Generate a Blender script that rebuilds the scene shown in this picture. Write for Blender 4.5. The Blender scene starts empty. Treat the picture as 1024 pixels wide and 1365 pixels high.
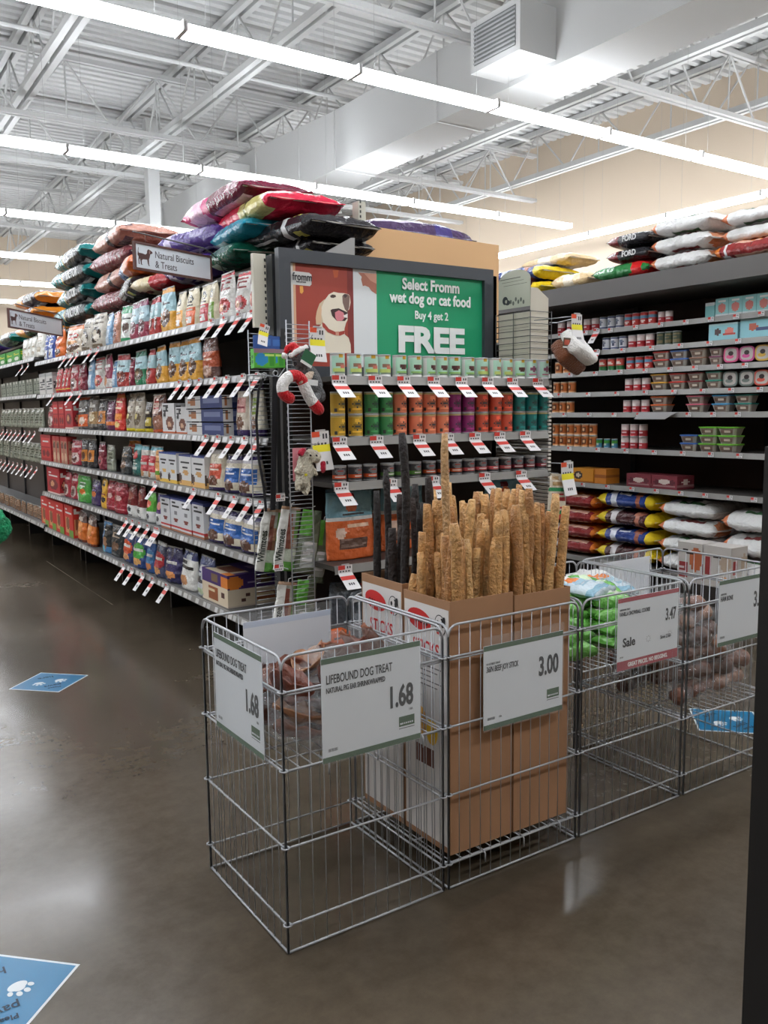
import bpy, math, random
from mathutils import Matrix, Vector, noise
S = bpy.context.scene
COL = S.collection
rnd = random.Random(7)
PI = math.pi

# ------------------------------------------------------------------ camera
AX = ((.8305, -.0754, .5519), (-.5569, -.0914, .8255), (-.0118, -.9930, -.1174))
def _orth():
    X, Y = Vector(AX[0]).normalized(), Vector(AX[1])
    Y = (Y - X * X.dot(Y)).normalized()
    return X, Y, X.cross(Y)
CX, CY, CZ = _orth()
FPX, EYE = 1140.9, 1.5
cam_d = bpy.data.cameras.new('camera')
cam = bpy.data.objects.new('camera', cam_d)
COL.objects.link(cam)
cam_d.sensor_fit = 'VERTICAL'
cam_d.sensor_height = 24
cam_d.lens = 24 * FPX / 1365
cam_d.clip_start = .05
cam_d.clip_end = 200
cam.matrix_world = Matrix(((CX.x, -CX.y, -CX.z, 0), (CY.x, -CY.y, -CY.z, 0), (CZ.x, -CZ.y, -CZ.z, EYE), (0, 0, 0, 1)))
S.camera = cam
def at(px, py, ax, val):
    """point of the plane (axis ax = val) that was measured at photo position px, py"""
    c = Vector((px - 512, py - 682.5, FPX))
    r = (CX.dot(c), CY.dot(c), CZ.dot(c))
    o = (0, 0, EYE)
    t = (val - o[ax]) / r[ax]
    return Vector((o[0] + r[0] * t, o[1] + r[1] * t, o[2] + r[2] * t))
def YA(px, X, py=560): return at(px, py, 0, X).y
def XE(px, Y, py=560): return at(px, py, 1, Y).x

# ------------------------------------------------------------------ world, exposure
W = bpy.data.worlds.new('world'); S.world = W
W.use_nodes = True
W.node_tree.nodes['Background'].inputs[0].default_value = (.75, .85, 1, 1)
W.node_tree.nodes['Background'].inputs[1].default_value = .15
S.view_settings.view_transform = 'Standard'
S.view_settings.look = 'None'
S.view_settings.gamma = 1
S.view_settings.use_curve_mapping = False
S.view_settings.exposure = 0.36
LAMP_POWER = 26.0
S.cycles.max_bounces = 8
S.cycles.diffuse_bounces = 5
S.cycles.transparent_max_bounces = 24
S.cycles.sample_clamp_indirect = 4

# ------------------------------------------------------------------ materials
def lin(c): 
    c = c / 255
    return c / 12.92 if c <= .04045 else ((c + .055) / 1.055) ** 2.4
def L(c): return (lin(c[0]), lin(c[1]), lin(c[2]), 1)
MATS = {}
def mat(name, rough=.5, metal=0, col=None, bump=None, spec=.5, alpha=None, emit=None, sheen=0, coat=0, noisecol=None):
    if name in MATS: return MATS[name]
    m = bpy.data.materials.new(name); m.use_nodes = True
    nt = m.node_tree; b = nt.nodes['Principled BSDF']
    b.inputs['Roughness'].default_value = rough
    b.inputs['Metallic'].default_value = metal
    b.inputs['Specular IOR Level'].default_value = spec
    b.inputs['Coat Weight'].default_value = coat
    b.inputs['Sheen Weight'].default_value = sheen
    src = None
    if col is None:
        a = nt.nodes.new('ShaderNodeAttribute'); a.attribute_name = 'Col'
        src = a.outputs['Color']
    else:
        b.inputs['Base Color'].default_value = L(col)
    if noisecol:
        sc, amt = noisecol
        n = nt.nodes.new('ShaderNodeTexNoise'); n.inputs['Scale'].default_value = sc; n.inputs['Detail'].default_value = 6
        tc = nt.nodes.new('ShaderNodeTexCoord'); nt.links.new(tc.outputs['Object'], n.inputs['Vector'])
        mr = nt.nodes.new('ShaderNodeMapRange'); mr.inputs[1].default_value = .3; mr.inputs[2].default_value = .7
        mr.inputs[3].default_value = 1 - amt; mr.inputs[4].default_value = 1 + amt * .4
        nt.links.new(n.outputs[0], mr.inputs[0])
        mx = nt.nodes.new('ShaderNodeVectorMath'); mx.operation = 'SCALE'
        if src: nt.links.new(src, mx.inputs[0])
        else: mx.inputs[0].default_value = L(col)[:3]
        nt.links.new(mr.outputs[0], mx.inputs['Scale'])
        src = mx.outputs[0]
    if src: nt.links.new(src, b.inputs['Base Color'])
    if bump:
        sc, st, dist = bump
        n = nt.nodes.new('ShaderNodeTexNoise'); n.inputs['Scale'].default_value = sc; n.inputs['Detail'].default_value = 3
        tc = nt.nodes.new('ShaderNodeTexCoord'); nt.links.new(tc.outputs['Object'], n.inputs['Vector'])
        bp = nt.nodes.new('ShaderNodeBump'); bp.inputs['Strength'].default_value = st; bp.inputs['Distance'].default_value = dist
        nt.links.new(n.outputs[0], bp.inputs['Height']); nt.links.new(bp.outputs[0], b.inputs['Normal'])
    if alpha is not None: b.inputs['Alpha'].default_value = alpha
    if emit:
        b.inputs['Emission Color'].default_value = L(emit[0]); b.inputs['Emission Strength'].default_value = emit[1]
    MATS[name] = m
    return m
FOIL = mat('glossy_printed_film', .27, bump=(16, .9, .03))
PAPER = mat('printed_card', .6)
TIN = mat('glossy_can_label', .3)
METAL = mat('bright_zinc_wire', .38, .35, (166, 168, 172))
STEEL = mat('painted_shelf_steel', .42, .1)
PAINT = mat('plain_paint', .55)
PLAST = mat('smooth_plastic', .35)
WHITEP = mat('white_ceiling_paint', .6, col=(180, 181, 180))
CARDB = mat('brown_corrugated_card', .75, noisecol=(6, .12))
GRAIN = mat('rawhide_chew', .42, bump=(110, 1, .012), noisecol=(38, .38))
PLUSH = mat('plush_fabric', .95, bump=(120, 1, .01), spec=.1, sheen=.3)
CLEAR = mat('clear_plastic_film', .08, col=(235, 240, 242), alpha=.07)
CLEARB = mat('clear_wrinkled_film', .12, col=(235, 238, 240), alpha=.3, bump=(25, 1, .03))
LAMPM = mat('fluorescent_tube', .4, col=(255, 255, 255), emit=((245, 249, 255), LAMP_POWER))

# ------------------------------------------------------------------ mesh helpers
class MB:
    def __init__(s): s.v = []; s.f = []; s.c = []; s.m = []
    def add(s, vs, fs, col=(200, 200, 200), mi=0):
        n = len(s.v); s.v += [tuple(v) for v in vs]
        for i, f in enumerate(fs):
            s.f.append([n + k for k in f]); s.c.append(col[i] if isinstance(col, list) else col); s.m.append(mi)
        return s
    def box(s, x0, x1, y0, y1, z0, z1, col=(200, 200, 200), mi=0, T=None):
        vs = [Vector(p) for p in ((x0,y0,z0),(x1,y0,z0),(x1,y1,z0),(x0,y1,z0),(x0,y0,z1),(x1,y0,z1),(x1,y1,z1),(x0,y1,z1))]
        if T: vs = [T @ v for v in vs]
        return s.add(vs, [(3,2,1,0),(4,5,6,7),(0,1,5,4),(1,2,6,5),(2,3,7,6),(3,0,4,7)], col, mi)
    def tube(s, pts, r, n=6, col=(200, 200, 200), mi=0, cap=True, closed=False):
        pts = [Vector(p) for p in pts]; k = len(pts)
        rr = r if isinstance(r, (list, tuple)) else [r] * k
        def tang(i):
            if closed: return (pts[(i+1) % k] - pts[i-1]).normalized()
            a, b = pts[max(i-1, 0)], pts[min(i+1, k-1)]
            return (b - a).normalized()
        t = tang(0); up = Vector((0, 0, 1)) if abs(t.z) < .9 else Vector((1, 0, 0))
        nrm = (up - t * up.dot(t)).normalized(); vs = []
        for i in range(k):
            t = tang(i); nrm = (nrm - t * nrm.dot(t)).normalized(); b = t.cross(nrm)
            for j in range(n):
                a = 2 * PI * j / n
                vs.append(pts[i] + (nrm * math.cos(a) + b * math.sin(a)) * rr[i])
        fs = []
        for i in range(k if closed else k - 1):
            q = (i + 1) % k
            for j in range(n): fs.append((i*n+j, i*n+(j+1) % n, q*n+(j+1) % n, q*n+j))
        if cap and not closed: fs.append(tuple(range(n-1, -1, -1))); fs.append(tuple((k-1)*n+j for j in range(n)))
        return s.add(vs, fs, col, mi)
    def lathe(s, prof, n=16, cols=None, col=(200,200,200), mi=0, c=(0,0,0)):
        vs = []
        for r, z in prof:
            for j in range(n):
                a = 2 * PI * j / n - PI
                vs.append((c[0] + r * math.sin(a), c[1] - r * math.cos(a), c[2] + z))
        fs = []; cs = []
        for i in range(len(prof) - 1):
            for j in range(n):
                fs.append((i*n+j, i*n+(j+1) % n, (i+1)*n+(j+1) % n, (i+1)*n+j))
                cs.append(cols(((j + .5) / n), i) if cols else col)
        fs.append(tuple(range(n-1, -1, -1))); fs.append(tuple((len(prof)-1)*n+j for j in range(n)))
        cs += [cs[0], cs[-1]]
        return s.add(vs, fs, cs, mi)
    def poly(s, pts, col, w=0., o=(0, 0, 0), mi=0, T=None):
        """flat shape in the local XZ plane facing -Y, lifted by w towards the viewer"""
        vs = [Vector((o[0] + p[0], o[1] - w, o[2] + p[1])) for p in pts]
        if T: vs = [T @ v for v in vs]
        a = sum(pts[i][0] * pts[(i+1) % len(pts)][1] - pts[(i+1) % len(pts)][0] * pts[i][1] for i in range(len(pts)))
        f = tuple(range(len(pts)))
        return s.add(vs, [f if a > 0 else f[::-1]], col, mi)
    def rect(s, x0, z0, x1, z1, col, w=0., mi=0, T=None): return s.poly([(x0,z0),(x1,z0),(x1,z1),(x0,z1)], col, w, mi=mi, T=T)
    def ell(s, cx, cz, rx, rz, col, w=0., n=20, rot=0, mi=0, T=None):
        p = []
        for i in range(n):
            a = 2*PI*i/n; x, z = rx*math.cos(a), rz*math.sin(a)
            p.append((cx + x*math.cos(rot) - z*math.sin(rot), cz + x*math.sin(rot) + z*math.cos(rot)))
        return s.poly(p, col, w, mi=mi, T=T)
    def mesh(s, name, mats, smooth=False):
        me = bpy.data.meshes.new(name)
        me.from_pydata(s.v, [], s.f)
        for m in (mats if isinstance(mats, (list, tuple)) else [mats]): me.materials.append(m)
        at_ = me.color_attributes.new('Col', 'FLOAT_COLOR', 'CORNER')
        buf = []; cache = {}
        for f, c in zip(s.f, s.c):
            if c not in cache: cache[c] = L(c)
            buf.extend(cache[c] * len(f))
        at_.data.foreach_set('color', buf)
        me.polygons.foreach_set('material_index', s.m)
        me.polygons.foreach_set('use_smooth', [smooth] * len(s.f))
        me.update()
        return me
    def build(s, name, mats, parent=None, smooth=False):
        return link(name, s.mesh(name, mats, smooth), parent)
def link(name, data, parent=None, loc=None, rz=None):
    o = bpy.data.objects.new(name, data); COL.objects.link(o)
    if parent: o.parent = parent
    if loc is not None: o.location = loc
    if rz is not None: o.rotation_euler = (0, 0, rz)
    return o
def tag(o, label, cat, group=None, kind=None):
    o['label'] = label; o['category'] = cat
    if group: o['group'] = group
    if kind: o['kind'] = kind
    return o
def struct(o): o['kind'] = 'structure'; return o
def thing(name, label, cat, loc=(0, 0, 0), rz=0, group=None):
    o = bpy.data.objects.new(name, None); COL.objects.link(o)
    o.empty_display_size = .05
    o.location = loc; o.rotation_euler = (0, 0, rz)
    return tag(o, label, cat, group)
def copy_tree(o, loc=None, rz=None, parent=None, rot=None):
    c = o.copy(); COL.objects.link(c)
    if parent: c.parent = parent
    if loc is not None: c.location = loc
    if rz is not None: c.rotation_euler = (0, 0, rz)
    for ch in list(o.children): copy_tree(ch, parent=c)
    return c
ORD = ['first','second','third','fourth','fifth','sixth','seventh','eighth','ninth','tenth','eleventh','twelfth','thirteenth','fourteenth','fifteenth','sixteenth','seventeenth','eighteenth','nineteenth','twentieth']
ORD += ['twenty-' + x for x in ORD[:9]] + ['thirtieth'] + ['thirty-' + x for x in ORD[:9]] + ['fortieth'] + ['forty-' + x for x in ORD[:9]]
def text(s, size, mt, parent, loc, align='LEFT', squeeze=1., bold=0., name='lettering', col=(20, 20, 20), shear=0, rot=None, line=1., extr=.0003):
    c = bpy.data.curves.new('t', 'FONT'); c.body = s; c.size = size; c.align_x = align; c.offset = bold; c.extrude = extr
    c.shear = shear; c.space_line = line; c.resolution_u = 3
    t = bpy.data.objects.new('t', c)
    me = bpy.data.meshes.new_from_object(t)
    R = Matrix.Rotation(PI/2, 4, 'X')
    me.transform(R @ Matrix.Diagonal((squeeze, 1, 1, 1)))
    a = me.color_attributes.new('Col', 'FLOAT_COLOR', 'CORNER')
    a.data.foreach_set('color', L(col) * len(a.data))
    me.materials.clear(); me.materials.append(mt or PAPER)
    bpy.data.objects.remove(t); bpy.data.curves.remove(c)
    o = link(name, me, parent, loc)
    if rot: o.rotation_euler = rot
    return o

# ------------------------------------------------------------------ room shell
XL, XR, YF, YB, ZD = -9., 12.45, -5., 27., 6.65
def concrete():
    m = bpy.data.materials.new('polished_concrete'); m.use_nodes = True; nt = m.node_tree; b = nt.nodes['Principled BSDF']
    tc = nt.nodes.new('ShaderNodeTexCoord')
    def nz(sc, det, ro=.6):
        n = nt.nodes.new('ShaderNodeTexNoise'); n.inputs['Scale'].default_value = sc; n.inputs['Detail'].default_value = det; n.inputs['Roughness'].default_value = ro
        nt.links.new(tc.outputs['Object'], n.inputs['Vector']); return n
    a, f = nz(.7, 8), nz(14, 8, .7)
    mx = nt.nodes.new('ShaderNodeMix'); mx.data_type = 'FLOAT'; mx.inputs[0].default_value = .35
    nt.links.new(a.outputs[0], mx.inputs[2]); nt.links.new(f.outputs[0], mx.inputs[3])
    r = nt.nodes.new('ShaderNodeValToRGB'); e = r.color_ramp.elements
    e[0].position = .33; e[0].color = L((62, 54, 44)); e[1].position = .68; e[1].color = L((92, 82, 68))
    nt.links.new(mx.outputs[0], r.inputs[0]); nt.links.new(r.outputs[0], b.inputs['Base Color'])
    mr = nt.nodes.new('ShaderNodeMapRange'); mr.inputs[1].default_value = .35; mr.inputs[2].default_value = .65; mr.inputs[3].default_value = .13; mr.inputs[4].default_value = .30
    nt.links.new(mx.outputs[0], mr.inputs[0]); nt.links.new(mr.outputs[0], b.inputs['Roughness'])
    b.inputs['Specular IOR Level'].default_value = .42
    bp = nt.nodes.new('ShaderNodeBump'); bp.inputs['Strength'].default_value = .06; bp.inputs['Distance'].default_value = .001
    g = nz(3.5, 5, .6); nt.links.new(g.outputs[0], bp.inputs['Height']); nt.links.new(bp.outputs[0], b.inputs['Normal'])
    return m
m = MB(); m.box(XL, XR, YF, YB, -.1, 0); struct(m.build('floor', concrete()))
ja, jb = at(62, 748, 2, 0), at(150, 806, 2, 0); jd = math.atan2(jb.y - ja.y, jb.x - ja.x)
m = MB(); m.box(0, (jb - ja).length, -.0025, .0025, .0003, .0008, (104, 96, 84))
jo = m.build('trim_1', PAINT); jo.location = (ja.x, ja.y, 0); jo.rotation_euler = (0, 0, jd); struct(jo)
WALLM = mat('tan_wall_paint', .7, col=(184, 169, 150))
for nm, b in (('wall_right', (XR, XR+.2, YF, YB)), ('wall_left', (XL-.2, XL, YF, YB)), ('wall_back', (XL, XR, YB, YB+.2)), ('wall_front', (XL, XR, YF-.2, YF))):
    m = MB(); m.box(*b, 0, ZD + .3); struct(m.build(nm, WALLM))
# corrugated roof deck, ridges running along X
m = MB(); prof = []
y = YF
while y < YB:
    prof += [(y, 0), (y + .075, 0), (y + .095, .045), (y + .15, .045), (y + .17, 0)]; y += .19
vs = [(XL, a, ZD + b) for a, b in prof] + [(XR, a, ZD + b) for a, b in prof]
k = len(prof)
m.add(vs, [(i, i+1, k+i+1, k+i) for i in range(k-1)])
m.box(XL, XR, YF, YB, ZD + .06, ZD + .1)
struct(m.build('ceiling', WHITEP))

def truss(name, label, axis, pos, a0, a1, zt, zb, step, grp, ch=.085):
    t = thing(name, label, 'joist', (pos, a0, 0) if axis == 'Y' else (a0, pos, 0), 0, grp)
    Ln = a1 - a0
    def P(s, z, o=0): return (o, s, z) if axis == 'Y' else (s, o, z)
    def bar(m, z, hh):
        for o in (-ch*.75, ch*.75):
            b = (o - ch*.45, o + ch*.45, 0, Ln, z, z + hh) if axis == 'Y' else (0, Ln, o - ch*.45, o + ch*.45, z, z + hh)
            m.box(*b)
    m = MB(); bar(m, zt - ch, ch); m.build('top_chord', WHITEP, t)
    m = MB(); bar(m, zb, ch); m.build('bottom_chord', WHITEP, t)
    m = MB(); s = 0; i = 0
    while s + step <= Ln + .01:
        m.tube([P(s, zb + .02), P(s + step/2, zt - .03)], .016, 5); m.tube([P(s + step/2, zt - .03), P(s + step, zb + .02)], .016, 5)
        m.tube([P(s + step/2, zb + .02), P(s + step/2, zt - .03)], .012, 5)
        s += step
    m.build('web', WHITEP, t)
    return t
for i, x in enumerate([-5.9, -3.7, -1.5, .6, 2.8, 5.0, 7.2, 9.4, 11.75]):
    truss('roof_joist', f'white steel bar joist under the roof deck, {ORD[8-i]} from the tan wall', 'Y', x, YF, YB, ZD - .02, 5.78, 1.5, 'bar joists under the roof deck')
for i, y in enumerate([2.7, 7.8, 12.9, 15.2, 20.4]):
    truss('roof_girder', f'white steel girder truss crossing below the joists, {ORD[i]} nearest the entrance', 'X', y, XL, XR - .15, 6.45, 5.55, 1.3, 'girder trusses crossing the store', .06)
m = MB(); m.tube([(XL + .2, 10.9, 5.9), (XR - 2.2, 10.9, 5.9)], .03, 8); m.tube([(XL + .2, 16.9, 5.9), (XR - 2.2, 16.9, 5.9)], .03, 8)
for x in (-6, -2, 2, 6, 9.5):
    for y in (10.9, 16.9): m.tube([(x, y, 5.9), (x, y, ZD - .03)], .008, 5)
tag(m.build('sprinkler_pipe', WHITEP), 'thin white pipe hung level below the girders across the ceiling', 'pipe')
# duct
t = thing('air_duct', 'large white square sheet metal duct running above the lamps', 'duct', (6.9, 0, 0))
def ductsec(y0, y1, a, b):
    m = MB()
    (x0, x1, z0, z1), (u0, u1, w0, w1) = a, b
    m.add([(x0,y0,z0),(x1,y0,z0),(x1,y0,z1),(x0,y0,z1),(u0,y1,w0),(u1,y1,w0),(u1,y1,w1),(u0,y1,w1)], [(0,1,2,3),(7,6,5,4),(0,4,5,1),(1,5,6,2),(2,6,7,3),(3,7,4,0)])
    m.build('duct_section', WHITEP, t)
    m = MB(); m.box(u0-.012, u1+.012, y1-.015, y1+.015, w0-.012, w1+.012); m.build('duct_flange', WHITEP, t)
N_ = (-.32, .35, 4.95, 5.75)
ductsec(-4.8, 2.5, (-.5, .5, 4.85, 5.75), (-.5, .5, 4.85, 5.75)); ductsec(2.5, 4.6, (-.5, .5, 4.85, 5.75), (-.34, .42, 4.95, 5.75)); ductsec(4.6, 8.6, (-.34, .42, 4.95, 5.75), N_)
ductsec(8.6, 11.0, N_, N_); ductsec(11.0, 12.4, N_, (-.9, .0, 4.6, 5.5)); ductsec(12.4, 16.5, (-.9, .0, 4.6, 5.5), (-.9, .0, 4.7, 5.5)); ductsec(16.5, 24, (-1.0, -.3, 4.8, 5.4), (-1.0, -.3, 4.8, 5.4))
m = MB(); m.box(-.82, -.3, 6.6, 7.35, 5.0, 5.5); ob = m.build('outlet_box', WHITEP, t)
m = MB(); m.box(-.826, -.822, 6.66, 7.29, 5.06, 5.44, (96, 98, 98))
for q in range(9): m.box(-.838, -.827, 6.66, 7.29, 5.07 + q*.042, 5.085 + q*.042, (150, 152, 152))
m.build('outlet_grille', PAINT, ob)
m = MB(); m.box(-1.3, -.35, 12.6, 13.4, 4.75, 5.3); ob = m.build('outlet_box', WHITEP, t)
# columns
m = MB(); cx_ = XE(204, 15.0, 270); m.box(cx_-.1, cx_+.1, 14.9, 15.1, 0, 6.5); m.box(cx_-.2, cx_+.2, 14.8, 15.2, 0, .02); tag(m.build('steel_column', WHITEP), 'white steel column rising behind the stacked bags to the girder', 'column')

# lamps
LZ = 4.5
def fixture(nm='ceiling_lamp'):
    t = thing(nm, '', 'ceiling lamp')
    m = MB(); m.box(-.80, .80, -.024, .024, .01, .06)
    m.build('housing', WHITEP, t)
    for y in (-.066, .066):
        m = MB(); m.tube([(-.79, y, 0), (-.78, y, 0), (-.76, y, 0), (.76, y, 0), (.78, y, 0), (.79, y, 0)], [.016, .028, .034, .034, .028, .016], 8); m.build('tube', LAMPM, t, True)
    for sx in (-1, 1):
        m = MB(); m.box(sx*.797 - .006, sx*.797 + .006, -.1, .1, -.03, .05, (225, 225, 225)); m.build('socket', PAINT, t)
    for sx in (-.6, .6):
        m = MB(); m.tube([(sx, 0, .085), (sx, 0, 6.6 - LZ)], .002, 4, (150, 150, 150)); m.build('hanger', PAINT, t)
    return t
fx = fixture(); used = [False]
def lamp(x, y, rz, label, grp):
    if not used[0]: o = fx; used[0] = True
    else: o = copy_tree(fx)
    o.location = (x, y, LZ); o.rotation_euler = (0, 0, rz); o['label'] = label; o['group'] = grp
rows = [(-.5, 'overhead'), (3.16, 'overhead'), (6.83, 'nearest'), (10.5, 'second nearest'), (14.12, 'third nearest'), (17.77, 'fourth nearest'), (21.4, 'fifth nearest'), (25.0, 'farthest')]
for y, nm in rows:
    for k_ in range(11 if y < 20 else 8):
        x = 10.79 - .81 - 1.62 * k_
        if y == -.5 and k_ % 1 == 0 and (x < -4 ): continue
        lamp(x, y, 0, f'fluorescent lamp, {ORD[k_]} from the right end of the {nm} crossing row' if y != -.5 else f'fluorescent lamp, {ORD[k_]} from the right end of the rearmost row', f'lamps of the {nm} crossing row')
for k_ in range(12):
    lamp(11.6, 17.2 - .81 - 1.62 * k_, PI/2, f'fluorescent lamp, {ORD[k_]} from the far end of the row beside the tan wall', 'lamps along the tan wall')

# ------------------------------------------------------------------ wire dump bins
def bin_panel(horizontal, x0, x1, y0, y1, name, parent, step=.043):
    """one wire panel; from (x0,y0) to (x1,y1)"""
    m = MB(); a, b = Vector((x0, y0, 0)), Vector((x1, y1, 0)); d = (b - a).normalized(); Ln = (b - a).length
    def P(s, z): p = a + d * s; return (p.x, p.y, z)
    R_ = .035
    def rim(zb, zt, r):
        pts = [P(0, zb), P(0, zt - R_)]
        for q in range(1, 5):
            w = q / 4 * PI / 2; pts.append(P(R_ - R_*math.cos(w), zt - R_ + R_*math.sin(w)))
        for q in range(0, 5):
            w = q / 4 * PI / 2; pts.append(P(Ln - R_ + R_*math.sin(w), zt - R_ + R_*math.cos(w)))
        pts.append(P(Ln, zb)); m.tube(pts, r, 6)
    rim(0.004, .85, .0042)
    for z, r in ((.75, .0038), (.742, .003), (.53, .0036), (.31, .0036), (.085, .0036), (.006, .0038)):
        m.tube([P(0, z), P(Ln, z)], r, 6)
    n = max(2, round(Ln / step)); 
    for i in range(1, n):
        s = Ln * i / n
        m.tube([P(s, .006), P(s, .848)], .0015, 5)
    return m.build(name, METAL, parent, True)
def dump_bin(x0, x1, label, tray):
    y0, y1 = 2.0, 2.55
    t = thing('wire_dump_bin', label, 'wire bin', (0, 0, 0), 0, 'wire dump bins in a row')
    t.location = (0, 0, 0)
    bin_panel(0, x0, x1, y0, y0, 'wire_panel', t)
    bin_panel(0, x0, x1, y1, y1, 'wire_panel', t)
    bin_panel(0, x0, x0, y0, y1, 'wire_panel', t)
    bin_panel(0, x1, x1, y0, y1, 'wire_panel', t)
    m = MB()
    for i in range(14):
        x = x0 + .012 + (x1 - x0 - .024) * i / 13
        m.tube([(x, y0 + .004, tray), (x, y1 - .004, tray)], .0019, 5)
    for i in range(4):
        y = y0 + .006 + (y1 - y0 - .012) * i / 3
        m.tube([(x0 + .004, y, tray - .005), (x1 - .004, y, tray - .005)], .0034, 6)
    m.build('tray', METAL, t, True)
    for x, y, dx, dy in ((.25, y0, 0, -1), (.55, y0, 0, -1), (.85, y0, 0, -1)):
        X_ = x0 + (x1 - x0) * x; m = MB()
        m.tube([(X_, y0 + .05, tray - .001), (X_, y0 - .004, tray + .001), (X_, y0 - .011, tray - .006), (X_, y0 - .011, tray - .035)], .0028, 6)
        m.build('tray_hook', METAL, t, True)
    for x, y in ((x0, y0), (x0, y1), (x1, y0), (x1, y1)):
        for z in (.31, .53, .75, .085):
            m = MB(); m.tube([(x + .011*math.cos(a*PI/4), y + .011*math.sin(a*PI/4), z + .003) for a in range(8)], .0028, 5, closed=True)
            m.build('corner_ring', METAL, t, True)
    return t
dump_bin(1.0, 1.543, 'wire bin nearest the viewer, holding shrink-wrapped pig ears under two price signs', .53)
dump_bin(1.565, 2.125, 'wire bin holding the tall brown boxes of chew sticks', .09)
dump_bin(2.145, 2.695, 'wire bin holding green and white cookie bags behind the red-edged sale sign', .60)
dump_bin(2.72, 3.265, 'wire bin farthest right, beside the dark post, holding wrapped bones', .31)

# ------------------------------------------------------------------ printed signs on the bins
GRN, INK = (52, 84, 52), (28, 28, 34)
def card_sign(name, label, w, h, loc, rz, band, draw, cat='price sign', grp='price signs hung on the wire bins', plain=False):
    t = thing(name, label, cat, loc, rz, grp)
    m = MB(); m.box(-w/2, w/2, 0, .002, 0, h, (214, 219, 224) if not plain else (226, 230, 236))
    c = m.build('card', PAPER, t)
    if band:
        m = MB(); m.rect(-w/2, h - .016, w/2, h, band, .0006); m.rect(-w/2, 0, w/2, .016 if band == GRN else .034, band, .0006); m.build('colour_band', PAPER, t)
    m = MB(); m.box(-w/2 - .003, w/2 + .003, -.0035, -.0025, -.004, h + .03); m.build('clear_sleeve', CLEAR, t)
    if draw: draw(t, w, h)
    return t
def barcode(t, x, z, w=.03, h=.009):
    m = MB(); xx = x; r = random.Random(3)
    while xx < x + w:
        b = r.choice((.0008, .0014)); m.rect(xx, z, xx + b, z + h, INK, .0005); xx += b + .001
    m.build('barcode', PAPER, t)
def logo(t, x, z, w=.056, h=.03):
    m = MB(); m.rect(x, z, x + w, z + h, GRN, .0006)
    for i in range(7): m.rect(x + .004 + i*w*.125, z + .006, x + .004 + i*w*.125 + w*.08, z + .011, (214, 219, 224), .0008)
    m.ell(x + w*.16, z + .008, .003, .003, (214, 219, 224), .001, 8)
    m.rect(x, z - .007, x + w, z - .005, INK, .0006); m.build('store_emblem', PAPER, t)
def d168(t, w, h):
    text('LIFEBOUND DOG TREAT', .036, None, t, (-w/2 + .014, -.001, h - .073), squeeze=.55, bold=.0004, col=INK)
    text('NATURAL PIG EAR SHRINKWRAPPED', .021, None, t, (-w/2 + .014, -.001, h - .099), squeeze=.56, bold=.0005, col=INK)
    text('1.68', .088, None, t, (w/2 - .026, -.001, h - .183), 'RIGHT', squeeze=.6, bold=.0028, name='price', col=INK)
    text('1 EA.', .01, None, t, (w/2 - .027, -.001, h - .203), 'RIGHT', squeeze=.7, col=INK)
    logo(t, w/2 - .078, .05); barcode(t, -w/2 + .018, .03)
card_sign('price_sign', 'white 1.68 pig ear sign facing front on the nearest wire bin', .335, .298, (1.283, 1.988, .528), 0, GRN, d168)
card_sign('price_sign', 'white 1.68 pig ear sign on the left side of the nearest wire bin', .335, .298, (.989, 2.263, .533), -PI/2, GRN, d168)
def d300(t, w, h):
    text('16 OZ BEEF TREAT', .010, None, t, (-w/2 + .01, -.001, h - .062), squeeze=.7, col=INK)
    text('36IN BEEF JOY STICK', .026, None, t, (-w/2 + .01, -.001, h - .085), squeeze=.56, bold=.0004, col=INK, shear=.1)
    text('3.00', .088, None, t, (w/2 - .02, -.001, h - .135), 'RIGHT', squeeze=.6, bold=.0026, name='price', col=INK)
    logo(t, w/2 - .072, .052); barcode(t, -w/2 + .016, .03); text('1 EA.', .009, None, t, (-w/2 + .062, -.001, .032), squeeze=.7, col=INK)
card_sign('price_sign', 'white 3.00 beef stick sign on the bin of tall brown boxes', .345, .272, (1.868, 1.987, .493), 0, GRN, d300)
RED = (156, 40, 56)
def d347(t, w, h):
    text('LIFEBOUND TREAT', .009, None, t, (-w/2 + .01, -.001, h - .045), squeeze=.7, col=INK)
    text('VANILLA SNOWBALL COOKIE', .02, None, t, (-w/2 + .008, -.001, h - .064), squeeze=.6, bold=.0004, col=INK)
    text('3.47', .062, None, t, (w/2 - .014, -.001, h - .112), 'RIGHT', squeeze=.56, bold=.0015, name='price', col=INK)
    text('Sale', .044, None, t, (-w/2 + .028, -.001, .085), squeeze=.95, bold=.0012, col=INK)
    text('Save 2.50', .019, None, t, (w/2 - .1, -.001, .083), squeeze=.8, bold=.0002, col=INK)
    text('GREAT PRICES. NO BEGGING.', .021, None, t, (0, -.001, .010), 'CENTER', squeeze=.78, bold=.0006, col=(235, 230, 230))
    m = MB()
    for cx_ in (.0, .12):
        for a in range(8):
            u = 2*PI*a/8; m.poly([(cx_ + .008*math.cos(u-.15), .095 + .008*math.sin(u-.15)), (cx_ + .016*math.cos(u), .095 + .016*math.sin(u)), (cx_ + .008*math.cos(u+.15), .095 + .008*math.sin(u+.15))], INK, .0006)
    m.build('burst_mark', PAPER, t); barcode(t, -w/2 + .014, .045, .02, .006)
card_sign('price_sign', 'white 3.47 sale sign with red bands on the green cookie bin', .332, .262, (2.475, 1.987, .572), 0, RED, d347)
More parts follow.
